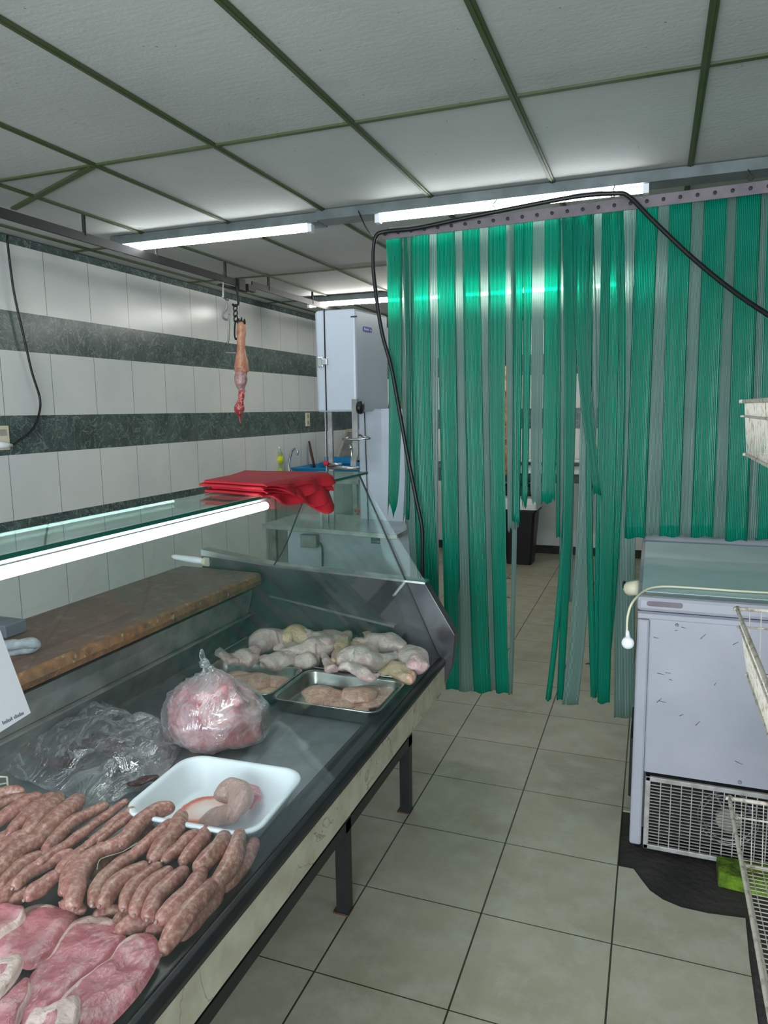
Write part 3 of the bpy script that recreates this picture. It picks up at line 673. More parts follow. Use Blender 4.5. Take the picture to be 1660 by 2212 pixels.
for i, (pts, wd, z, lab) in enumerate(BR):
    P = [c3(x, y, z) for x, y in pts]; R = [pxr(w_, P[0])*2.1 for w_ in wd]
    obj('chicken_breast', blob(P, R, 16, .33, .008, 18, i+40), 'breast', None, smooth=True, sub=1, label=lab, cat='chicken breast', group='raw chicken breasts in steel trays')

# ------------------------------------------------------------------ white tub with offal
cx, cy = -.980, 1.415; hw, hl = .180, .155; z0 = .602; mb = MB(); ro = math.radians(3)
L = [(hw-.045, hl-.04, .05, z0), (hw-.038, hl-.034, .055, z0+.006), (hw-.012, hl-.012, .06, z0+.070), (hw-.002, hl-.002, .065, z0+.076), (hw, hl, .066, z0+.081), (hw-.004, hl-.004, .062, z0+.084),
     (hw-.014, hl-.014, .055, z0+.082), (hw-.018, hl-.018, .055, z0+.074), (hw-.042, hl-.038, .05, z0+.012), (hw-.055, hl-.05, .045, z0+.006)]
mb.loft([rrect(cx, cy, a, b, r, z, ro, 7) for a, b, r, z in L])
obj('plastic_tub', mb, 'tub', None, smooth=True, label='white plastic tub with bloody juice beside the black rail', cat='tub')
def c1(x, y, z): return atz(x/2.767, 1600+y/2.767, z)
P = [c1(1400,470,.64), c1(1440,390,.655), c1(1425,310,.665), c1(1375,285,.668), c1(1345,330,.66)]
mb = blob(P, [pxr(a, P[0]) for a in (90, 150, 160, 150, 130)], 16, .75, .010, 20, 3, 6)
of = obj('offal', mb, 'kidney', None, smooth=True, sub=1, label='beige folded piece of offal lying in the white tub', cat='meat')
P = [c1(1210,480,.622), c1(1290,450,.632), c1(1390,430,.64)]; mb = blob(P, [pxr(a, P[0]) for a in (50, 120, 170)], 16, .7, .008, 22, 5); obj('lower_lobe', mb, 'kidney', of, smooth=True, sub=1)
P = [c1(1480,260,.64), c1(1520,320,.635), c1(1500,400,.63)]; 
mb = blob(P, [pxr(a, P[0]) for a in (40, 80, 50)], 12, .6, .008, 30, 9); obj('pink_lining', mb, 'pork', of, smooth=True, sub=1)

# ------------------------------------------------------------------ tied bag of meat
bc = Vector((-1.235, 1.80, .605)); bag = thing('tied_bag_of_meat', tuple(bc), 'tied clear plastic bag full of pink and red meat', 'bag')
def bagr(t_, a):  # radius profile up the bag
    pts = [(0, .02), (.02, .10), (.15, .148), (.4, .152), (.6, .125), (.75, .085), (.88, .035), (.93, .017), (1, .012)]
    for (p, q), (p2, q2) in zip(pts, pts[1:]):
        if p <= t_ <= p2: u = (t_-p)/(p2-p); return q+(q2-q)*(u*u*(3-2*u))
    return .01
def bagmesh(scale, hgt, amp, pleat, seg=48, rings=34, top=1.0):
    mb = MB(); loops = []
    for i in range(rings+1):
        t_ = i/rings*top; lo = []
        for k_ in range(seg):
            a = 2*math.pi*k_/seg; r = bagr(t_, a)*scale
            pf = max(0, (t_-.45)/.5)*pleat; r *= 1+pf*math.sin(a*11+2*math.sin(a*2))*.16
            lean = Vector((-.03, .0, 0))*t_*t_
            p = bc + lean + Vector((r*math.cos(a)*1.08, r*math.sin(a)*.92, t_*hgt))
            lo.append(wob(p, amp, 14, 2) if t_ > .02 else p)
        loops.append(lo)
    return mb.loft(loops)
mb = bagmesh(.94, .235, .02, 0, top=.80); mb.v = [wob(v, .012, 45, 5) for v in mb.v]; obj('meat', mb, 'bagmeat', bag, smooth=True)
mb = bagmesh(1.04, .235, .014, 1); obj('bag_film', mb, 'bagfilm', bag, smooth=True)
kt = bc + Vector((-.035, 0, .232)); mb = MB()
mb.tube([kt, kt+Vector((-.002, 0, .012)), kt+Vector((.004, 0, .02))], [.014, .017, .01], 10)
mb.tube(catmull([kt+Vector((0, 0, .012)), kt+Vector((-.012, .004, .03)), kt+Vector((-.014, .006, .052))], 4), [.008, .009, .010, .011, .011, .010, .008, .006, .004], 8, flat=.35)
obj('knot', mb, 'bagfilm', bag, smooth=True)
# ------------------------------------------------------------------ flat clear bag of dark offal
fb = thing('open_bag_of_offal', tuple(atz(190, 1640, .604)), 'crumpled clear plastic bag of dark offal spread between the tied bag and the sausages', 'bag')
def c7(x, y, z): return atz(x/3.773, 1500+y/3.773, z)
for i, (pts, wd) in enumerate([([(720,380),(860,400),(1000,470)], (150,220,160)), ([(380,540),(520,560),(640,600)], (120,180,120)), ([(200,470),(330,480)], (120,130)), ([(1050,760),(1180,700),(1290,660)], (60,100,60)), ([(560,420),(660,500)], (120,140)), ([(900,560),(1050,600)], (120,140))]):
    P = [c7(x, y, .63) for x, y in pts]; R = [w_/3.773/2*((P[0]-O).dot(fwd))/F for w_ in wd]
    obj('dark_offal', blob(P, R, 14, .6, .012, 22, i+70), 'liver', fb, smooth=True, sub=1)
outl = [c7(x, y, .612) for x, y in [(-40,520),(60,400),(330,260),(640,120),(740,30),(870,60),(960,170),(1200,260),(1480,330),(1480,430),(1340,640),(1120,790),(900,860),(700,880),(480,790),(230,720),(40,600)]]
OC = catmull(outl, 6, True); cen = sum(OC, Vector())/len(OC); mb = MB(); K = 26; n = len(OC)
for i in range(K+1):
    f = i/K
    for j, p in enumerate(OC):
        q = cen.lerp(p, max(.001, f)); hgt = .075*(1-f**3)
        a = 2*math.pi*j/n
        rid = abs(noise.noise(Vector((q.x*9+3, q.y*9, 0))))*.05 + abs(noise.noise(Vector((q.x*26, q.y*22, 4))))*.018
        q.z = .606 + hgt + rid*(1-f**8) + (.03*max(0, noise.noise(Vector((a*3, 1, 2)))) if f > .85 else 0)
        mb.v.append(q)
for i in range(K):
    for j in range(n): mb.f.append((i*n+j, i*n+(j+1) % n, (i+1)*n+(j+1) % n, (i+1)*n+j))
obj('bag_film', mb, 'film', fb, smooth=True)
# a standing fold of film across the front and a lifted corner at the back
def fold(pts, hts, name='film_fold', th=.004):
    B_ = catmull([c7(x, y, .645) for x, y in pts], 8); m = len(B_); mb = MB(); rows = 7
    for r_ in range(rows):
        for i, p in enumerate(B_):
            t_ = i/(m-1)*(len(hts)-1); k_ = min(int(t_), len(hts)-2); h_ = hts[k_]+(hts[k_+1]-hts[k_])*(t_-k_); u = r_/(rows-1)
            mb.v.append(p + Vector((.01*math.sin(i*.6+r_*.5)+.03*u, -.02*u+.006*math.sin(i*1.1), h_*u)))
    for r_ in range(rows-1):
        for i in range(m-1): a_ = r_*m+i; mb.f.append((a_, a_+1, a_+m+1, a_+m))
    obj(name, mb, 'bagfilm', fb, smooth=True)
fold([(120,600),(420,790),(650,720),(900,620),(1180,500),(1440,400)], (.02,.02,.05,.045,.04,.02))
fold([(620,150),(740,110),(850,150),(900,260),(960,330)], (.01,.05,.05,.03,.01))
# wire stand at the left edge
q = [atx(0, 1670, -1.52), atx(14, 1665, -1.52), atx(18, 1700, -1.52)]
mb = MB(); pa = atz(18, 1712, .607); 
mb.tube([pa, pa+Vector((0, 0, .045)), pa+Vector((-.01, -.012, .05)), pa+Vector((-.09, -.09, .05))], .0028, 8); mb.rod(pa+Vector((0, 0, .028)), pa+Vector((-.09, -.09, .028)), .0022, 6); mb.rod(pa+Vector((0, 0, .01)), pa+Vector((-.09, -.09, .01)), .0022, 6)
obj('wire_rack', mb, 'wirewhite', None, smooth=True, label='small ivory wire rack at the left edge behind the sausages', cat='rack')

# ------------------------------------------------------------------ sausages
SG = [ # (path in the photo's lower left crop, width, height, label)
 ([(1005,1235),(1050,1130),(1130,1010),(1280,860)], 104, .690, 'nearest plump sausage, its tip pointing at the black rail'),
 ([(1285,860),(1380,740),(1415,650),(1430,570)], 100, .694, 'upper link of the nearest chain, rounded end beside the white tub'),
 ([(975,1050),(1070,970),(1150,890),(1200,800)], 104, .688, 'second sausage from the rail in the front row'),
 ([(1200,750),(1260,690),(1310,640),(1340,580)], 104, .692, 'pinkish link behind the second sausage from the rail'),
 ([(895,1035),(940,930),(1010,860),(1090,790)], 96, .686, 'third plump sausage from the rail in the front row'),
 ([(815,1010),(850,930),(910,860),(1000,790)], 92, .684, 'fourth sausage from the rail in the front row'),
 ([(745,985),(770,920),(830,840),(930,760)], 80, .682, 'fifth, thinner sausage from the rail in the front row'),
 ([(620,955),(680,880),(750,820),(850,765)], 98, .682, 'sixth sausage from the rail with a wide rounded end'),
 ([(560,955),(590,870),(680,770),(790,690)], 84, .684, 'seventh sausage from the rail, tapering up to the right'),
 ([(800,680),(880,620),(950,560),(1010,500)], 78, .690, 'narrow link behind the seventh sausage'),
 ([(925,690),(990,610),(1050,540),(1085,450)], 100, .694, 'thick link curving up towards the white tub corner'),
 ([(995,700),(1070,640),(1130,590),(1170,560)], 72, .688, 'short thin link in the second row beside the thick one'),
 ([(1105,715),(1160,650),(1210,590),(1240,530)], 82, .688, 'short link with a rounded end just below the white tub'),
 ([(1150,1170),(1240,1080),(1310,980),(1330,910)], 104, .652, 'darker sausage lying under the nearest one along the rail'),
 ([(1370,880),(1430,790),(1480,710),(1510,620)], 100, .662, 'sausage tucked against the rail under the white tub rim'),
 ([(1440,900),(1500,820),(1530,740)], 60, .640, 'shadowed sausage end squeezed beside the black rail'),
 ([(440,965),(450,860),(500,750),(610,660)], 116, .682, 'thickest dark sausage in the middle of the pile'),
 ([(625,655),(700,620),(770,570)], 84, .688, 'curved link joining the thickest sausage to the one above'),
 ([(745,600),(830,500),(920,430),(1005,405)], 92, .698, 'topmost sausage arching up beside the tub corner'),
 ([(380,890),(400,810),(460,700),(530,620)], 64, .680, 'slender sausage on the left side of the thickest one'),
 ([(535,620),(620,550),(690,480),(790,420)], 58, .694, 'slender reddish sausage running up to the bag'),
 ([(180,925),(250,870),(330,810)], 86, .676, 'short red sausage end in the lower left row'),
 ([(340,790),(420,710),(500,640)], 60, .682, 'thin link in front of the slender red sausages'),
 ([(100,860),(180,790),(280,730),(410,680)], 74, .676, 'long sausage stretching across the lower left row'),
 ([(240,720),(380,630),(500,550),(620,460),(745,375)], 54, .692, 'long thin red sausage leading up to the clear bag'),
 ([(600,600),(690,520),(770,460),(810,440)], 44, .690, 'thinnest red sausage beside the topmost arching one'),
 ([(280,650),(360,560),(450,480),(620,395)], 72, .684, 'yellowish sausage at the top, just left of the thin red one'),
 ([(240,570),(330,480),(410,410),(470,360)], 104, .690, 'plump mottled sausage second from the thin red one at the back'),
 ([(170,540),(240,460),(310,390),(345,345)], 92, .690, 'third plump sausage from the thin red one at the back'),
 ([(70,540),(150,460),(230,390),(300,340)], 80, .688, 'fourth sausage of the back row, pale and mottled'),
 ([(-20,490),(70,430),(140,380),(210,345)], 86, .686, 'fifth sausage of the back row next to the photo edge'),
 ([(-20,400),(60,355),(150,335)], 52, .682, 'thin sausage along the far side of the back row'),
 ([(-40,330),(40,305),(115,305)], 66, .690, 'farthest sausage at the left, near the ivory wire rack'),
 ([(-30,780),(60,700),(130,640),(220,600)], 108, .694, 'large brownish sausage at the left edge of the pile'),
 ([(-30,690),(50,620),(120,580),(190,560)], 84, .682, 'sausage behind the large brownish one at the left edge'),
 ([(-20,600),(40,570),(100,550)], 70, .674, 'small sausage in the shade between the back and left rows'),
 ([(10,870),(80,790),(150,730),(225,690)], 72, .678, 'pale sausage below the large brownish one'),
 ([(-20,950),(40,900),(90,850)], 84, .664, 'pale sausage end at the left, just above the steaks'),
 ([(740,1120),(800,1090),(870,1080)], 108, .645, 'bulging sausage end peeping from under the front row, above the steaks'),
 ([(590,1040),(640,1020),(700,1010)], 80, .640, 'grey sausage end under the sixth sausage'),
 ([(700,1080),(740,1050),(800,1020)], 70, .638, 'small grey sausage end between two steaks'),
 ([(900,1140),(960,1110),(1010,1080)], 80, .650, 'sausage end under the second one from the rail'),
 ([(390,975),(440,985),(490,1010)], 70, .645, 'fatty sausage end under the thickest sausage'),
 ([(60,960),(110,930),(150,900)], 70, .645, 'sausage end hidden under the lower left row'),
 ([(820,580),(880,530),(940,480)], 90, .655, 'dark sausage in the gap below the topmost arching one'),
 ([(560,790),(640,700),(720,640)], 90, .650, 'dark sausage seen in the gap under the loop of string'),
]
for i, (pts, wd, z, lab) in enumerate(SG):
    z = .606 + (z-.606)*.80; P = [c1(x, y, z) for x, y in pts]; rc = pxr(wd, P[len(P)//2])*1.19
    Q = []
    for x, y in pts:      # rest the sausage inside the glass: lower it until it clears the pane
        zz_ = z; p = c1(x, y, zz_)
        while p.x > -.765 - .456*(p.z-.632) - rc - .002 and zz_ > .634: zz_ -= .003; p = c1(x, y, zz_)
        p.x = min(p.x, -.790 - rc*.6); Q.append(p)
    P = Q
    R = [rc*.80, rc*.98, rc*1.0, rc*.95, rc*.78] if len(P) > 2 else [rc]*3
    mb = blob(P, R, 14, 1.0, .0035, 26, i+10, 6)
    e0, e1 = P[0], P[-1]; d0 = (P[0]-P[1]).normalized(); d1 = (P[-1]-P[-2]).normalized()
    sg_ = obj('sausage', mb, 'sausage', None, smooth=True, sub=1, label=lab, cat='sausage', group='raw sausages piled in the display case')
    kb = MB().tube([e0+d0*rc*.7, e0+d0*rc*1.05], [.0045, .0025], 7); obj('tied_end', kb, 'sinew', sg_, smooth=True)
mb = MB().tube(catmull([c1(580,770,.715), c1(600,710,.725), c1(680,680,.725), c1(740,660,.72), c1(820,610,.725)], 6), .0009, 5)
obj('butcher_string', mb, 'boardpale', None, label='thin loop of string curling over the middle sausages', cat='string')

# ------------------------------------------------------------------ pork steaks
STK = [ # outline points, indexes that are fatty, z, label
 ([(800,1165),(880,1150),(945,1195),(960,1290),(900,1420),(800,1560),(640,1720),(430,1860),(180,1900),(150,1820),(330,1600),(470,1450),(640,1330),(720,1230)], (11,12,13,10,9,8,0), .668, 'nearest pork steak with a long pale fat edge, next to the black rail'),
 ([(560,1050),(660,1065),(740,1130),(745,1210),(650,1320),(500,1450),(340,1600),(160,1700),(80,1650),(130,1540),(180,1420),(310,1290),(370,1180),(450,1080)], (0,1,13,12,11), .656, 'second pork steak with a white fat strip along its left side'),
 ([(150,1010),(270,985),(390,1015),(470,1060),(440,1120),(370,1190),(310,1290),(180,1370),(60,1330),(-30,1300),(-40,1230),(80,1130)], (0,1), .648, 'pink pork steak in the back, below the lower left sausages'),
 ([(-60,990),(40,985),(140,1000),(150,1070),(70,1140),(-60,1210)], (3,4), .660, 'small pink steak piece at the left edge below the sausages'),
 ([(-80,1340),(20,1320),(120,1300),(140,1340),(90,1440),(-20,1560),(-80,1580)], (0,1,2,3,4,5,6), .685, 'thick pale slab of fat with skin at the left edge'),
 ([(-80,1640),(40,1560),(110,1480),(180,1440),(200,1540),(130,1660),(60,1800),(-80,1850)], (4,5), .662, 'dark pink pork steak in the bottom left corner'),
 ([(120,1760),(190,1640),(290,1620),(400,1560),(470,1530),(480,1620),(440,1760),(300,1900),(120,1900)], (0,1,2,3,4,5,6), .690, 'fatty pork piece laid over the nearest steak at the bottom edge'),
]
for i, (pts, fi, z, lab) in enumerate(STK):
    z -= .026; C0 = [c1(x, y, z) for x, y in pts]; OC = catmull(C0, 5, True); n = len(OC); cen = sum(OC, Vector())/n; mb = MB(); at = []; K = 16
    th = .020
    for side in (1, -1):
        for k_ in range(K+1):
            f = max(.001, k_/K)
            for j, p in enumerate(OC):
                q = cen.lerp(p, f); 
                edge_ = (1-f**5)
                w_ = noise.noise(Vector((q.x*16+i*3, q.y*16, i)))*.010 + noise.noise(Vector((q.x*40+i, q.y*40, i*2)))*.004
                q.z = z + (side*th*edge_**.5*.75 if side > 0 else -th*edge_**.5*.5) + (w_ if side > 0 else 0)*edge_**.3
                q.z -= .02*((q.x-cen.x)+.4*(q.y-cen.y))*0
                mb.v.append(q)
                fl_ = (j/5) % len(pts); a_, b_ = int(fl_), (int(fl_)+1) % len(pts); u = fl_-a_
                ff = (1-u)*(a_ in fi) + u*(b_ in fi)
                tf = .80 if len(fi) < 7 or i == 0 else .25
                at.append(ff*max(0, min(1, (f-tf+.12)/.14)))
    n2 = (K+1)*n
    for s_i in (0, 1):
        for k_ in range(K):
            for j in range(n):
                a_ = s_i*n2+k_*n+j; b_ = s_i*n2+k_*n+(j+1) % n; mb.f.append((a_, b_, b_+n, a_+n))
    for j in range(n): mb.f.append((K*n+j, K*n+(j+1) % n, n2+K*n+(j+1) % n, n2+K*n+j))
    mb.at = at
    obj('pork_steak', mb, 'pork', None, smooth=True, label=lab, cat='steak', group='raw pork steaks in the display case')
# dark drip pan under the steaks and sausages
mb = MB(); mb.loft([rrect(-1.28, .67, a, b, .03, z, 0, 4) for a, b, z in ((.44, .52, .602), (.465, .545, .628), (.47, .55, .628), (.455, .535, .606))])
obj('display_pan', mb, 'darkpanel', None, smooth=False, label='shallow dark pan under the sausages and pork steaks', cat='pan')

# ------------------------------------------------------------------ folded red cloths on the top glass
labs = ['lowest red cloth of the stack, hanging over the front edge of the glass', 'second red cloth from the bottom of the folded stack', 'third red cloth from the bottom of the folded stack', 'topmost red cloth of the folded stack on the glass top']
def cloth(k_, lab):
    # each cloth lies flat on the glass (or on the one below) and its front right corner hangs over the glass edge
    NU, NV = 30, 26; t_ = .0095; z0 = 1.3645 + k_*t_ + .001; e = [.0, .012, -.006, .006][k_]; mb = MB()
    xf = -1.082 + k_*t_*.55
    for half in (0, 1):
        for i in range(NU+1):
            u = i/NU; y = 1.90 + e + .37*u
            hang = (.012 + (.086 - .018*k_)*max(0, math.sin(max(0, min(1, (u-.08)/.86))*math.pi*.62)))*(1 + .25*math.sin(u*9+k_*2))
            xb = -1.40 + .10*(1-u)*.9 + .02*math.sin(k_*2+u*3); L = (xf-xb) + hang
            for j in range(NV+1):
                sd = j/NV*L; fl = xf-xb
                yy = y - (.06*(1-u))*(j/NV)
                if sd <= fl: p = Vector((xb+sd, yy, z0))
                else:
                    d = sd-fl; a = min(d/.018, 1.15); r = .016
                    p = Vector((xf + r*math.sin(a) + max(0, d-.0207)*.35, yy + .02*max(0, d-.02)*math.sin(u*20+k_), z0 - r*(1-math.cos(a)) - max(0, d-.0207)*.93))
                    p.x += .010*math.sin(u*16+k_*1.7)*min(1, d/.05)
                p.z += abs(noise.noise(Vector((p.x*7, p.y*6, 3))))*.003 + (.0011 if 0 < u < 1 else 0)
                th_ = .0068
                if half: p.z += th_*(1 if sd <= fl else .55); p.x += th_*.9*(0 if sd <= fl else min(1, (sd-fl)/.02))
                mb.v.append(p)
    n1 = (NU+1)*(NV+1); q = NV+1
    for i in range(NU):
        for j in range(NV):
            a = i*q+j; mb.f.append((a, a+1, a+q+1, a+q)); a += n1; mb.f.append((a, a+q, a+q+1, a+1))
    for i in range(NU): a = i*q; mb.f.append((a, a+q, a+q+n1, a+n1)); a += NV; mb.f.append((a, a+n1, a+q+n1, a+q))
    for j in range(NV): mb.f.append((j, j+n1, j+1+n1, j+1)); a = NU*q+j; mb.f.append((a, a+1, a+1+n1, a+n1))
    obj('folded_cloth', mb, 'red', None, smooth=False, bevel=.0015, label=lab, cat='cloth', group='red cloths folded on the glass top')
for k_ in range(4): cloth(k_, labs[k_])

# ------------------------------------------------------------------ overhead meat rail, hooks and shank
RXx = -2.72
mr = thing('meat_rail', (RXx, 4.2, 2.5), 'long black steel meat rail hung from the ceiling along the tiled wall', 'rail')
mb = MB().box((RXx-.006, 1.0, 2.468), (RXx+.006, 4.50, 2.512)); mb.box((RXx-.006, 4.64, 2.485), (RXx+.006, 6.9, 2.53)); obj('rail_bar', mb, 'darksteel', mr)
mb = MB().box((RXx-.05, 4.28, 2.45), (RXx-.012, 4.60, 2.462)); mb.box((RXx-.014, 4.44, 2.445), (RXx+.02, 4.52, 2.52)); mb.box((RXx-.014, 4.56, 2.455), (RXx+.02, 4.66, 2.50)); obj('rail_switch', mb, 'darksteel', mr)
for y in (1.6, 3.02, 3.58, 4.30, 4.88, 5.62): obj('hanger', MB().rod((RXx, y, 2.5), (RXx, y, 2.6), .010, 8), 'darksteel', mr)
hy = 4.44
mh = thing('meat_hook', (RXx, hy, 2.3), 'black swivel meat hook on the rail carrying the pork shank', 'hook')
mb = MB().tube(catmull([(RXx, hy, 2.49), (RXx, hy, 2.45), (RXx+.004, hy, 2.38), (RXx+.002, hy, 2.345), (RXx-.028, hy, 2.336), (RXx-.04, hy, 2.35)], 6), .008, 8); obj('upper_hook', mb, 'darksteel', mh, smooth=True)
mb = MB()
for zc in (2.322, 2.285, 2.25): 
    mb.tube([(RXx-.02+.014*math.sin(a_), hy+.004*math.cos(a_), zc+.024*math.cos(a_)) for a_ in [i*math.pi/6 for i in range(13)]], .0045, 6)
obj('chain_link', mb, 'darksteel', mh, smooth=True)
mb = MB().tube(catmull([(RXx-.02, hy, 2.24), (RXx-.03, hy, 2.2), (RXx-.034, hy, 2.14), (RXx-.02, hy-.01, 2.11), (RXx+.0, hy-.01, 2.13)], 6), .006, 8); obj('lower_hook', mb, 'darksteel', mh, smooth=True)
mh2 = thing('spare_hook', (RXx-.02, 4.28, 2.3), 'empty galvanised meat hook hanging left of the pork shank', 'hook')
hx = RXx-.005; y2 = 4.29
mb = MB().tube([(hx, y2, 2.54), (hx, y2-.01, 2.50), (hx, y2-.02, 2.37), (hx, y2+.03, 2.355), (hx, y2+.04, 2.36)], .006, 8); obj('rail_clip', mb, 'steel', mh2)
mb = MB().tube(catmull([(hx, y2+.025, 2.355), (hx-.005, y2+.02, 2.30), (hx-.03, y2+.02, 2.27), (hx-.03, y2+.02, 2.24), (hx+.005, y2+.02, 2.23), (hx+.016, y2+.02, 2.265), (hx+.006, y2+.02, 2.16), (hx, y2+.02, 2.09), (hx-.01, y2+.02, 2.075)], 5), .007, 8); obj('hook', mb, 'steeldull', mh2, smooth=True)
def lx(px, py): return aty(px, py, hy-.01)
sh = thing('pork_shank', tuple(lx(518, 800)), 'skinned pork shank with trotter hanging from the black hook', 'meat')
sc_ = lambda w_: w_/3.458/2*((lx(518, 800)-O).dot(fwd))/F
def c5(x, y): return lx(420+x/3.458, 560+y/3.458)
mb = MB().tube(catmull([c5(352,470), c5(352,520), c5(350,600), c5(350,680), c5(352,750), c5(352,820), c5(352,840)], 5), [sc_(a) for a in [36,50,58,62,64,66,68,68,66,64,62,62,62,62,64,66,70,74,80,86,92,98,102,106,108,108,108,106,106,104,100]], 16)
mb.v = [wob(v, .004, 30) for v in mb.v]; tq = obj('skin', mb, 'trotter', sh, smooth=True)
for dx, h_ in ((330, 0), (350, -8), (372, 4)):
    mb = MB().tube([c5(dx, 485), c5(dx+2, 465), c5(dx+3, 440+h_)], [sc_(24), sc_(22), sc_(6)], 8, upv=(1, 0, 0)); obj('hoof', mb, 'darksteel', tq, smooth=True)
mb = MB().tube(catmull([c5(350,810), c5(350,880), c5(346,940), c5(356,985)], 5), [sc_(a) for a in (96,92,92,92,92,94,94,92,90,84,76,66,58,50,46,42)], 14)
mb.v = [wob(v, .006, 30, 3) for v in mb.v]; obj('sinew', mb, 'sinew', sh, smooth=True)
mb = MB().tube(catmull([c5(358,975), c5(350,1030), c5(342,1080), c5(334,1120), c5(336,1160), c5(342,1200), c5(346,1230)], 4), [sc_(a) for a in (48,48,46,44,42,42,44,52,60,70,76,78,78,72,60,46,34,26,20,18,16,14,10,7,3)], 12)
mb.v = [wob(v, .006, 45, 6) for v in mb.v]; obj('flesh', mb, 'shankflesh', sh, smooth=True)
mb = MB().rod(lx(490, 761), lx(512, 762), .011, 10); obj('meat_pin', mb, 'steel', sh)

# ------------------------------------------------------------------ bandsaw
SY = 4.0
saw = thing('meat_bandsaw', (-1.75, 4.25, 0), 'tall white meat bandsaw with wheel head, steel table and blade, beside the curtain', 'bandsaw')
hd = [(-1.935, 1.605), (-1.31, 1.605), (-1.31, 2.13), (-1.40, 2.19), (-1.90, 2.205), (-1.935, 2.17)]
hB = aty(838, 700, SY+.42); hA = Vector((-1.665, SY, 0))
plan = [(-1.935, SY+.03), (-1.915, SY), (-1.665, SY), (hB.x, SY+.42), (-1.935, SY+.42)]
mb = MB().prism([(x, y, 1.604) for x, y in plan], (0, 0, .6)); hb_ = obj('wheel_head', mb, 'whitepaint', saw, bevel=.014)
sd = Vector((hB.x+1.665, .42, 0)).normalized(); sn = Vector((sd.y, -sd.x, 0))
p_, q_ = aty(700, 668, SY-.003), aty(707, 893, SY-.003); mb = MB().prism([(p_.x-.003, SY-.004, 1.612), (p_.x+.004, SY-.004, 1.612), (p_.x+.004, SY-.004, 2.205), (p_.x-.003, SY-.004, 2.205)], (0, .006, 0)); obj('door_gap', mb, 'dark', hb_)
la = aty(696, 782, SY-.012); mb = MB().box((la.x-.03, SY-.014, la.z-.03), (la.x+.005, SY, la.z+.03)); mb.box((la.x, SY-.022, la.z-.018), (la.x+.035, SY, la.z+.018)); lt = obj('door_latch', mb, 'steel', hb_, bevel=.003)
s0 = atplane(794, 712, hA, sn)
mb = MB(); mb.loft([[s0 + sd*(v.x) + Vector((0, 0, v.y)) + sn*d_ for v in rrect(0, 0, .055, .015, .012, 0)] for d_ in (0, .003)]); st_ = obj('blue_sticker', mb, 'sticker', saw); st_['label'] = 'blue rounded sticker with white lettering'
tx_ = text('lettering', 'Boni  o', .022, 'ink', s0 + sn*.0035, (math.radians(90), 0, math.atan2(sd.y, sd.x)), st_); tx_.scale = (1.5, 1, 1)
s1 = aty(765, 684, SY); mb = MB().box((s1.x-.02, SY-.003, s1.z-.004), (s1.x+.02, SY+.002, s1.z+.004)); obj('vent_slot', mb, 'label', hb_)
# column and lower wall
mb = MB().box((-1.745, SY+.22, .9), (-1.42, SY+.46, 1.62)); obj('column', mb, 'whitepaint', saw, bevel=.01)
mb = MB().box((-1.575, SY+.18, .9), (-1.42, SY+.22, 1.62)); obj('column_flange', mb, 'whitepaint', saw)
mb = MB().rod((-1.685, SY+.21, .90), (-1.70, SY+.21, 1.61), .003, 6); obj('cable', mb, 'rubber', saw)
TZ = .925
tA, tB, tC, tD = atz(566, 1132, TZ), atz(858, 1155, TZ), atz(909, 1128, TZ), atz(620, 1098, TZ)
tt = [tA, tB, tC, Vector((tC.x, tC.y+.25, TZ)), Vector((tA.x, tA.y+.45, TZ))]
mb = MB().prism(tt, (0, 0, -.028)); obj('table', mb, 'steel', saw, bevel=.002)
mb = MB().box((tA.x+.12, tA.y+.10, .03), (tB.x-.0, tA.y+.7, .895)); obj('cabinet', mb, 'whitepaint', saw, bevel=.006)
mb = MB().box((tB.x-.02, tA.y+.2, .03), (tB.x+.04, tA.y+.25, .895)); obj('cabinet_post', mb, 'whitepaint', saw)
s2 = aty(812, 1165, tA.y+.10); mb = MB().box((s2.x-.03, s2.y-.004, s2.z-.026), (s2.x+.03, s2.y, s2.z+.026)); lb = obj('warning_label', mb, 'label', saw)
mb = MB().box((s2.x-.028, s2.y-.005, s2.z-.014), (s2.x+.006, s2.y-.003, s2.z-.011)); mb.box((s2.x+.008, s2.y-.005, s2.z-.02), (s2.x+.028, s2.y-.003, s2.z-.006)); mb.lathe((s2.x-.002, s2.y-.005, s2.z+.004), [(.003, 0), (.004, .002)], 8, 'y'); obj('label_print', mb, 'greyink', lb)
s3 = aty(672, 1168, tA.y+.10); mb = MB().box((s3.x-.05, s3.y-.05, s3.z-.035), (s3.x+.06, s3.y, s3.z+.045)); sb_ = obj('switch_box', mb, 'steeldull', saw, bevel=.005)
mb = MB().tube(catmull([s3+Vector((.06, -.03, 0)), s3+Vector((.09, -.03, -.03)), s3+Vector((.09, -.03, -.15))], 5), .007, 8); obj('switch_cable', mb, 'rubber', sb_, smooth=True)
# blade and guard bar
ba, bb_ = aty(704, 893, SY+.04), aty(708, 1100, SY+.04)
obj('blade', MB().box((ba.x-.002, SY+.03, .92), (ba.x+.002, SY+.05, 1.61)), 'steel', saw)
mb = MB().box((ba.x+.012, SY+.04, .92), (ba.x+.04, SY+.06, 1.61)); obj('blade_guard', mb, 'steeldull', saw)
def s5(x, y, yy): return aty(660+x/8.195, 850+y/8.195, yy)
YY = SY-.12
mb = MB(); P = [s5(875,100,YY), s5(885,600,YY), s5(895,1080,YY), s5(860,1180,YY), s5(855,1330,YY)]
for a_, b2 in zip(P, P[1:]): mb.hexa([a_+Vector((-.017, -.008, 0)), a_+Vector((.017, -.008, 0)), a_+Vector((.017, .008, 0)), a_+Vector((-.017, .008, 0))], [b2+Vector((-.017, -.008, 0)), b2+Vector((.017, -.008, 0)), b2+Vector((.017, .008, 0)), b2+Vector((-.017, .008, 0))])
pu = obj('pusher_arm', mb, 'steeldull', saw)
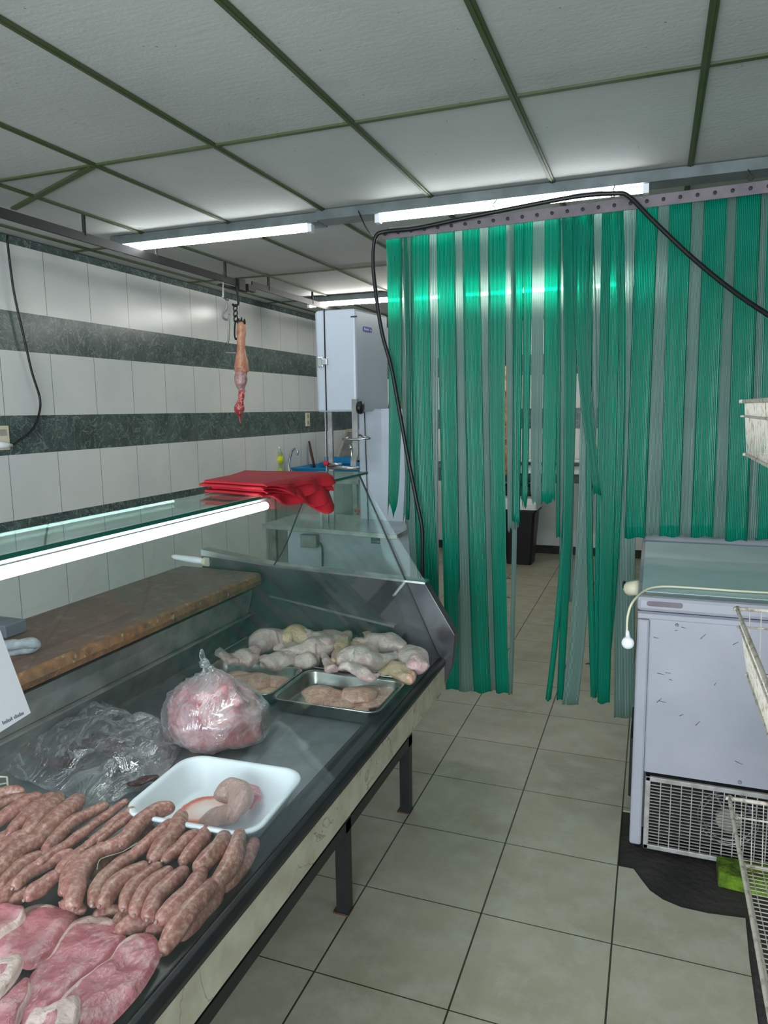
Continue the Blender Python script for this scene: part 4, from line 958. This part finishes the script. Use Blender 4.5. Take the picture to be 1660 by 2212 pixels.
kn = s5(975, 250, YY); mb = MB().lathe(kn, [(.012, -.02), (.034, -.014), (.038, 0), (.034, .014), (.012, .018)], 16, 'x'); obj('black_knob', mb, 'rubber', pu, smooth=True)
mb = MB().tube(catmull([s5(760,780,YY), s5(670,810,YY), s5(760,820,YY-.02), s5(900,815,YY-.03), s5(1050,800,YY-.02), s5(1140,795,YY), s5(1050,770,YY), s5(960,735,YY+.02)], 4), .007, 8); obj('handle_ring', mb, 'steel', pu, smooth=True)
mb = MB().rod(s5(395,1250,YY), s5(640,1250,YY), .008, 8); mb.rod(s5(390,1310,YY), s5(960,1320,YY-.02), .011, 8); mb.rod(s5(820,880,YY), s5(820,1280,YY), .008, 8); mb.rod(s5(810,900,YY), s5(810,1000,YY), .016, 8)
obj('pusher_rods', mb, 'steel', pu, smooth=True)
kk = MB().lathe(s5(370, 1235, YY), [(.004, -.018), (.014, -.01), (.016, 0), (.014, .01), (.004, .018)], 12, 'x'); obj('red_knob', kk, 'red', pu, smooth=True)
mb = MB().box((ba.x+.02, YY, .925), (ba.x+.035, YY+.015, 1.02)); obj('pusher_post', mb, 'steeldull', pu)
mb = MB().tube([atz(770, 1103, .935), atz(800, 1106, .937), atz(812, 1104, .935)], [.02, .03, .012], 10, flat=.6); mb.v = [wob(v, .01, 40) for v in mb.v]
obj('meat_scrap', mb, 'shankflesh', None, smooth=True, label='small pink scrap of meat on the bandsaw table', cat='meat')

# ------------------------------------------------------------------ sink bench by the wall
bz = 1.0
mb = MB().box((-3.38, 5.9, bz-.04), (-2.45, 7.95, bz)); bn = obj('worktop', mb, 'steeldull', None, label='grey worktop along the tiled wall carrying the blue basin', cat='worktop')
mb = MB()
for x in (-3.34, -2.5):
    for y in (5.95, 7.9): mb = MB().box((x-.02, y-.02, 0), (x+.02, y+.02, bz-.04)); obj('leg', mb, 'steeldull', bn)
bA = atz(583, 1024, 1.03); bx0, by0 = max(-3.36, bA.x), 6.3
mb = MB(); mb.loft([rrect(-2.92, 6.72, a, b, .03, z, 0, 4) for a, b, z in ((.40, .38, 1.002), (.43, .41, 1.055), (.43, .41, 1.06), (.42, .40, 1.06), (.39, .37, 1.01))]); mb.box((-3.33, 7.08, 1.05), (-2.98, 7.12, 1.12))
obj('blue_basin', mb, 'blue', None, smooth=False, label='bright blue plastic basin on the worktop behind the red cloths', cat='basin')
fa = aty(628, 1025, 6.25); fz = 1.061
mb = MB(); f0 = aty(626, 1028, 6.28); mb.tube(catmull([(f0.x, 6.28, 1.0), aty(625, 1000, 6.28), aty(631, 975, 6.28), aty(638, 970, 6.28), aty(643, 975, 6.28), aty(642, 983, 6.28)], 6), .011, 10)
fc = obj('faucet', mb, 'steel', None, smooth=True, label='chrome swan neck faucet standing at the blue basin', cat='faucet')
mb = MB().rod(aty(626, 1022, 6.25), aty(640, 1018, 6.25), .009, 8); obj('lever', mb, 'steel', fc)
b0 = aty(604, 1025, 6.2); bt = thing('detergent_bottle', (b0.x, 6.2, 1.0), 'clear bottle of yellow detergent standing left of the faucet', 'bottle')
mb = MB().lathe((b0.x, 6.2, 1.001), [(.036, 0), (.04, .01), (.04, .12), (.036, .16), (.04, .20), (.022, .235), (.014, .25), (.014, .262)], 16); obj('bottle', mb, 'bottle', bt, smooth=True)
mb = MB().lathe((b0.x, 6.2, 1.003), [(.034, 0), (.038, .01), (.038, .06)], 16); obj('liquid', mb, 'yellow', bt, smooth=True)
mb = MB().lathe((b0.x, 6.2, 1.11), [(.0415, 0), (.0415, .075)], 16); obj('yellow_label', mb, 'yellow', bt, smooth=True)
mb = MB().lathe((b0.x, 6.2, 1.255), [(.015, 0), (.015, .018)], 12); obj('cap', mb, 'plastic_w', bt)
b1 = aty(614, 1010, 6.5); mb = MB().lathe((b1.x, 6.5, 1.001), [(.034, 0), (.034, .13), (.03, .18), (.014, .22), (.014, .25)], 14); obj('dark_bottle', mb, 'rustfoot', None, smooth=True, label='dark brown bottle behind the yellow detergent', cat='bottle')
w0, w1 = atx(667, 952, -3.3), aty(680, 1008, 7.3)
mb = MB().tube([atx(668, 953, -3.37), atx(673, 980, -3.34), atx(680, 1010, -3.31)], [.016, .024, .02], 8, flat=.5); obj('wooden_stick', mb, 'brownstick', None, smooth=True, label='brown wooden stick leaning on the tiled wall by the basin', cat='stick')
q = [aty(719, 1006, 7.3), aty(749, 927, 7.6), aty(762, 926, 7.6), aty(762, 1006, 7.3)]
mb = MB().prism(q, (0, .015, 0)); pb = obj('leaning_board', mb, 'boardpale', None, label='pale chopping board leaning on the wall behind the bandsaw table', cat='board')
q2 = [aty(726, 1004, 7.28), aty(752, 933, 7.56), aty(770, 932, 7.56), aty(770, 1004, 7.28)]; mb = MB().prism(q2, (0, .008, 0)); obj('dark_face', mb, 'steeldull', pb)

# ------------------------------------------------------------------ wall sockets and cables
def socket(px, py, w_, h_, lab, plug=False):
    c = atx(px, py, WX); s = thing('wall_socket', (WX, c.y, c.z), lab, 'socket')
    mb = MB().box((WX, c.y-w_/2, c.z-h_/2), (WX+.012, c.y+w_/2, c.z+h_/2)); obj('plate', mb, 'plastic_cream', s, bevel=.004)
    for dz in ((-.25, .25) if not plug else (.22,)):
        mb = MB().box((WX+.012, c.y-w_*.25, c.z+dz*h_-h_*.13), (WX+.015, c.y+w_*.25, c.z+dz*h_+h_*.13)); obj('outlet', mb, 'boardpale', s)
    return s, c
socket(664, 906, .09, .14, 'cream double socket on the dark tile band near the bandsaw')
s_l, cs = socket(4, 946, .085, .135, 'cream socket at the left edge with a white plug in it', True)
pc = thing('hanging_cable', (WX+.03, 3.1, 1.4), 'black cord hanging down the tiled wall to the white plug', 'cord')
def wx(px, py, x=WX+.03): return atx(px, py, x)
mb = MB().tube(catmull([Vector((wx(15, 487).x, wx(15, 487).y, 2.59)), wx(17, 530), wx(30, 630), wx(50, 720), wx(68, 800), wx(86, 860), wx(84, 895), wx(70, 928), wx(40, 952), wx(24, 962)], 8), .0065, 8); obj('cable', mb, 'rubber', pc, smooth=True)
mb = MB().tube([wx(26, 962), wx(12, 962), wx(-10, 960)], [.008, .018, .018], 10); obj('plug', mb, 'plastic_w', pc, smooth=True)
# thick black hose over the curtain
hp = [(1700,705,3.0),(1600,640,3.1),(1500,560,3.18),(1410,475,3.22),(1360,425,3.24),(1330,418,3.245),(1250,424,3.25),(1130,446,3.25),(1000,472,3.25),(900,493,3.25),(835,500,3.25),(812,512,3.24),(806,560,3.24),(812,630,3.24),(826,720,3.24),(845,790,3.24),(862,880,3.235),(880,980,3.23),(900,1080,3.23),(912,1140,3.23),(913,1200,3.23),(913,1262,3.22),(918,1340,3.22)]
mb = MB().tube(catmull([aty(a_, b2, c_) for a_, b2, c_ in hp], 6), .0095, 8)
obj('black_hose', mb, 'rubber', None, smooth=True, label='thick black cable looping over the curtain rail and down beside the bandsaw', cat='cable')
mb = MB().tube(catmull([Vector((-1.40, 3.42, 2.59)), aty(790, 490, 3.35), aty(806, 512, 3.26)], 5), .003, 6); obj('thin_wire', mb, 'rubber', None, label='thin pair of wires dropping from the ceiling to the black cable', cat='wire')

# ------------------------------------------------------------------ chest freezer
fz_ = thing('chest_freezer', (.32, 3.2, 0), 'white scuffed chest freezer with lower grille, under the curtain', 'freezer')
fx0, fx1, fy0, fy1 = -.03, .66, 2.62, 3.87
mb = MB().box((fx0, fy0, .0), (fx0+.04, fy0+.05, .86)); 
obj('corner_post', MB().box((fx0, fy0, .012), (fx0+.042, fy0+.06, .87)), 'freezer', fz_, bevel=.008)
obj('cabinet', MB().box((fx0+.004, fy0+.012, .30), (fx1, fy1, .87)).box((fx0+.004, fy0+.10, .03), (fx1, fy1, .30)), 'freezer', fz_)
obj('side_panel', MB().box((fx0+.046, fy0+.004, .302), (fx1-.046, fy0+.014, .872)), 'freezer', fz_)
mb = MB().box((fx0+.0, fy0+.0, .872), (fx1, fy1, .893)); obj('rim', mb, 'freezer', fz_, bevel=.004)
mb = MB().box((fx0-.004, fy0-.006, .90), (fx1+.004, fy1, .955)); ld = obj('lid', mb, 'freezer', fz_, bevel=.014)
mb = MB().box((fx0+.0, fy0+.0, .893), (fx1-.0, fy1-.01, .90)); obj('seal', mb, 'greyink', ld)
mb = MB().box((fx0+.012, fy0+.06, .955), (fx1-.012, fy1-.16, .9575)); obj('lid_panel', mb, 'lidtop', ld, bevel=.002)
mb = MB().box((fx0+.0, fy1-.15, .95), (fx1, fy1, .985)); obj('lid_ridge', mb, 'freezer', ld, bevel=.012)
g1, g2 = aty(1398, 1304, fy0-.006), aty(1476, 1308, fy0-.006); zc = (g1.z+g2.z)/2
mb = MB(); mb.loft([[Vector((v.x, fy0-.0075-d_, v.y)) for v in rrect((g1.x+g2.x)/2, zc, (g2.x-g1.x)/2, .009, .0085, 0)] for d_ in (0, .001)]); obj('handle_recess', mb, 'rail', ld)
q1 = atx(1370, 1240, fx0); mb = MB().tube([(fx0-.0, fy0+.20, .935), (fx0-.03, fy0+.22, .925), (fx0-.03, fy0+.34, .90), (fx0, fy0+.38, .90)], .028, 12); obj('lock', mb, 'plastic_cream', ld, smooth=True)
mb = MB().lathe((fx0-.062, fy0+.27, .925), [(.012, 0), (.016, .004), (.016, .01)], 12, 'x'); obj('lock_cylinder', mb, 'rubber', ld)
# grille, compressor space
gx0, gx1, gz0, gz1 = fx0+.048, fx1-.04, .012, .292
mb = MB(); fw = .018; yg = fy0-.012
mb.box((gx0, yg, gz0), (gx0+fw, yg+.014, gz1)).box((gx1-fw, yg, gz0), (gx1, yg+.014, gz1)).box((gx0, yg, gz0), (gx1, yg+.014, gz0+fw)).box((gx0, yg, gz1-fw), (gx1, yg+.014, gz1))
obj('grille_frame', mb, 'grille', fz_, bevel=.003)
mb = MB(); nh = 20
for i in range(1, nh): z = gz0+fw+(gz1-gz0-2*fw)*i/nh; mb.box((gx0+fw, yg+.003, z-.0012), (gx1-fw, yg+.008, z+.0012))
x = gx0+fw
while x < gx1-.03: x += .0345; mb.box((x-.0016, yg+.002, gz0+fw), (x+.0016, yg+.009, gz1-fw))
obj('grille_bars', mb, 'grille', fz_)
obj('dark_recess', MB().box((gx0+.002, fy0+.085, gz0), (gx1-.002, fy0+.099, gz1)), 'dark', fz_)
fc_ = (.30, fy0+.03, .15); mb = MB().lathe(fc_, [(.04, 0), (.042, .004), (.04, .03)], 24, 'y'); fan = obj('fan', mb, 'boardpale', fz_)
mb = MB()
for r_ in (.085, .10): mb.tube([(fc_[0]+r_*math.cos(a_), fc_[1]+.02, fc_[2]+r_*math.sin(a_)) for a_ in [i*math.pi/12 for i in range(25)]], .002, 5)
for a_ in range(4): mb.rod((fc_[0], fc_[1]+.015, fc_[2]), (fc_[0]+.1*math.cos(a_*1.57+.5), fc_[1]+.02, fc_[2]+.1*math.sin(a_*1.57+.5)), .003, 5)
obj('fan_guard', mb, 'steeldull', fan)
for (px, py, r_) in ((1463, 1350, .005), (1599, 1690, .006)):
    c = aty(px, py, fy0); obj('screw', MB().lathe((c.x, fy0-.004, c.z), [(r_*.6, 0), (r_, .002), (r_, .008)], 10, 'y'), 'steeldull', fz_)
obj('side_vent', MB().box((fx0-.012, fy0+.18, .10), (fx0+.004, fy0+.5, .34)), 'darksteel', fz_, bevel=.004)
# scuffs
mb = MB(); rnd = random.Random(4)
for (px, py) in ((1463,1352),(1478,1356),(1462,1362),(1520,1375),(1428,1456),(1444,1454),(1450,1469),(1546,1478),(1425,1513),(1432,1516),(1473,1545),(1508,1563),(1597,1648),(1590,1390),(1418,1378),(1394,1376)):
    c = aty(px, py, fy0+.002); l_ = rnd.uniform(.004, .014); an = rnd.uniform(-.5, 1.2); d_ = Vector((math.cos(an), 0, math.sin(an)))*l_; nn = Vector((-math.sin(an), 0, math.cos(an)))*.0010
    mb.prism([c-d_-nn, c+d_-nn*.5, c+d_+nn*.5, c-d_+nn], (0, -.0004, 0))
for v in mb.v: v.y += .0012
obj('scuff', mb, 'darksteel', fz_)
# power cord over the lid, plug hanging down
pw = thing('power_cord', tuple(atz(1450, 1270, .96)), 'white power cord lying over the freezer lid, its round plug hanging at the corner', 'cord')
pp = [atz(1700, 1282, .965), atz(1600, 1277, .965), atz(1500, 1270, .965), atz(1430, 1267, .967), aty(1395, 1275, 2.68), aty(1368, 1300, 2.60), aty(1357, 1330, 2.59), aty(1355, 1365, 2.59)]
mb = MB().tube(catmull(pp, 7), .0042, 8); obj('cable', mb, 'plastic_cream', pw, smooth=True)
pc_ = aty(1357, 1388, 2.59); mb = MB().tube([aty(1356, 1362, 2.59), aty(1357, 1376, 2.59)], [.006, .009], 8); mb.lathe((pc_.x, pc_.y-.012, pc_.z), [(.012, 0), (.021, .003), (.021, .02), (.014, .024)], 16, 'y'); obj('plug', mb, 'plastic_w', pw, smooth=True)
# mossy block under the freezer corner
m0 = aty(1545, 1885, 2.50); mb = MB(); q = [Vector((.262, 2.49, -.005)), Vector((.60, 2.46, -.005)), Vector((.60, 2.60, -.005)), Vector((.262, 2.60, -.005))]
mb.prism(q, (0, 0, .05)); mb.v = [wob(v, .004, 20) for v in mb.v]; obj('mossy_block', mb, 'moss', None, bevel=.006, label='moss covered green block on the bare concrete before the freezer', cat='block')

# ------------------------------------------------------------------ wire basket rack at the right
rk = thing('wire_basket_rack', (.42, 1.5, 0), 'rusty white wire rack with three baskets at the right edge', 'rack')
for (x, y) in ((.66, 1.0), (.66, 2.0)): obj('upright', MB().rod((x, y, 0), (x, y, 1.8), .012, 8), 'rust', rk)
def basket(xc, yf, ztop, hgt, L, Wd, slant=.03):
    """a wire basket: thick rim and base loops, thin wires"""
    x0, x1, y0, y1 = xc, xc+Wd, yf-L, yf; r_ = .025
    def loop(x0, x1, y0, y1, z, r): return catmull([Vector((x0+r, y1, z)), Vector((x0+.3*r, y1-.3*r, z)), Vector((x0, y1-r, z)), Vector((x0, (y0+y1)/2, z)), Vector((x0, y0+r, z)), Vector((x0+r, y0, z)), Vector((x1-r, y0, z)), Vector((x1, y0+r, z)), Vector((x1, y1-r, z)), Vector((x1-r, y1, z))], 4, True)
    T = loop(x0, x1, y0, y1, ztop, r_); s = slant; Bm = loop(x0+s, x1-s, y0+s, y1-s, ztop-hgt, r_)
    mb = MB(); mb.tube(T+[T[0]], .0050, 8); mb.tube(Bm+[Bm[0]], .0042, 8)
    mid = [a_.lerp(b2, .28) for a_, b2 in zip(T, Bm)]; mb.tube(mid+[mid[0]], .0028, 6)
    b = obj('basket', mb, 'rust', rk, smooth=True)
    mb = MB()
    yy = y0+.02
    while yy < y1-.01: mb.tube([(x0+.002, yy, ztop), (x0+s, yy, ztop-hgt), (x1-s, yy, ztop-hgt), (x1, yy, ztop)], .0014, 5); yy += .016
    xx = x0+.03
    while xx < x1-.02: mb.tube([(xx, y0, ztop), (xx, y0+s, ztop-hgt), (xx, y1-s, ztop-hgt), (xx, y1, ztop)], .0014, 5); xx += .026
    obj('basket_wires', mb, 'rust', b)
basket(.205, 2.0, 1.622, .13, .9, .46, .012)
basket(.215, 1.98, 1.10, .16, .9, .45, .03)
basket(.225, 2.0, .575, .16, .9, .45, .04)

# ------------------------------------------------------------------ things behind the curtain
bi = thing('rubbish_bin', (-1.26, 7.45, 0), 'tall black wheeled rubbish bin with a white sack showing, behind the curtain', 'bin')
mb = MB(); mb.loft([rrect(-1.27, 7.5, a, b, .04, z, 0, 4) for a, b, z in ((.13, .14, .0), (.165, .18, .56), (.185, .2, .56), (.185, .2, .60), (.17, .185, .60))]); obj('body', mb, 'bin', bi)
mb = MB(); mb.loft([rrect(-1.27, 7.5, a, b, .04, z, 0, 4) for a, b, z in ((.188, .203, .585), (.19, .205, .64), (.172, .187, .70), (.16, .17, .70))]); obj('sack', mb, 'plastic_w', bi)
mb = MB(); mb.loft([rrect(-1.33, 7.6, a, b, .04, z, 0, 4) for a, b, z in ((.16, .10, .70), (.17, .10, .80), (.1, .06, .83))]); obj('bin_lid', mb, 'bin', bi)
tb_ = thing('back_table', (-.7, 7.75, 0), 'white edged work table against the back wall behind the curtain', 'table')
obj('table_top', MB().box((-2.1, 7.4, .95), (.6, 8.03, .985)), 'plastic_w', tb_)
obj('lower_ledge', MB().box((-2.05, 7.9, 1.035), (.55, 8.04, 1.06)), 'plastic_w', tb_)
for x in (-2.0, .5): obj('leg', MB().box((x-.02, 7.45, 0), (x+.02, 7.5, .95)), 'steeldull', tb_)
def carcass(px, y, z0, z1, r, lab, seed):
    c = aty(px, 950, y); P = [Vector((c.x+.015*math.sin(i*1.3+seed), y, z1+(z0-z1)*i/7)) for i in range(8)]
    mb = MB().tube(catmull(P, 4), [r*(.35+.65*math.sin(math.pi*min(1, .12+.8*i/28))) for i in range(29)], 16); mb.v = [wob(v, .03, 9, seed) for v in mb.v]
    o = obj('hanging_carcass', mb, 'carcass', None, smooth=True, sub=1, label=lab, cat='meat', group='carcasses hanging behind the curtain')
    obj('hook', MB().rod((P[0].x, y, z1-.02), (P[0].x, y, 2.6), .008, 6), 'darksteel', o)
carcass(874, 5.2, .90, 1.95, .13, 'yellow and dark red carcass hanging behind the left end of the curtain', 1)
carcass(1094, 6.6, 1.0, 2.0, .09, 'pinkish carcass hanging behind the middle of the curtain', 4)
# debris on the floor beyond the strips
for i, (px, py, lab) in enumerate(((1100, 1250, 'dark scrap of litter on the tiles near the black bin'), (1098, 1291, 'small brown scrap on the tiles behind the torn strips'), (1272, 1435, 'small dark crumb on the tiles right of the gap in the strips'))):
    c = atz(px, py, .004); mb = MB().tube([c+Vector((-.02, 0, 0)), c+Vector((0, .008, .004)), c+Vector((.02, -.004, 0))], [.004, .008, .003], 7, flat=.4); obj('litter', mb, 'rustfoot', None, label=lab, cat='litter')
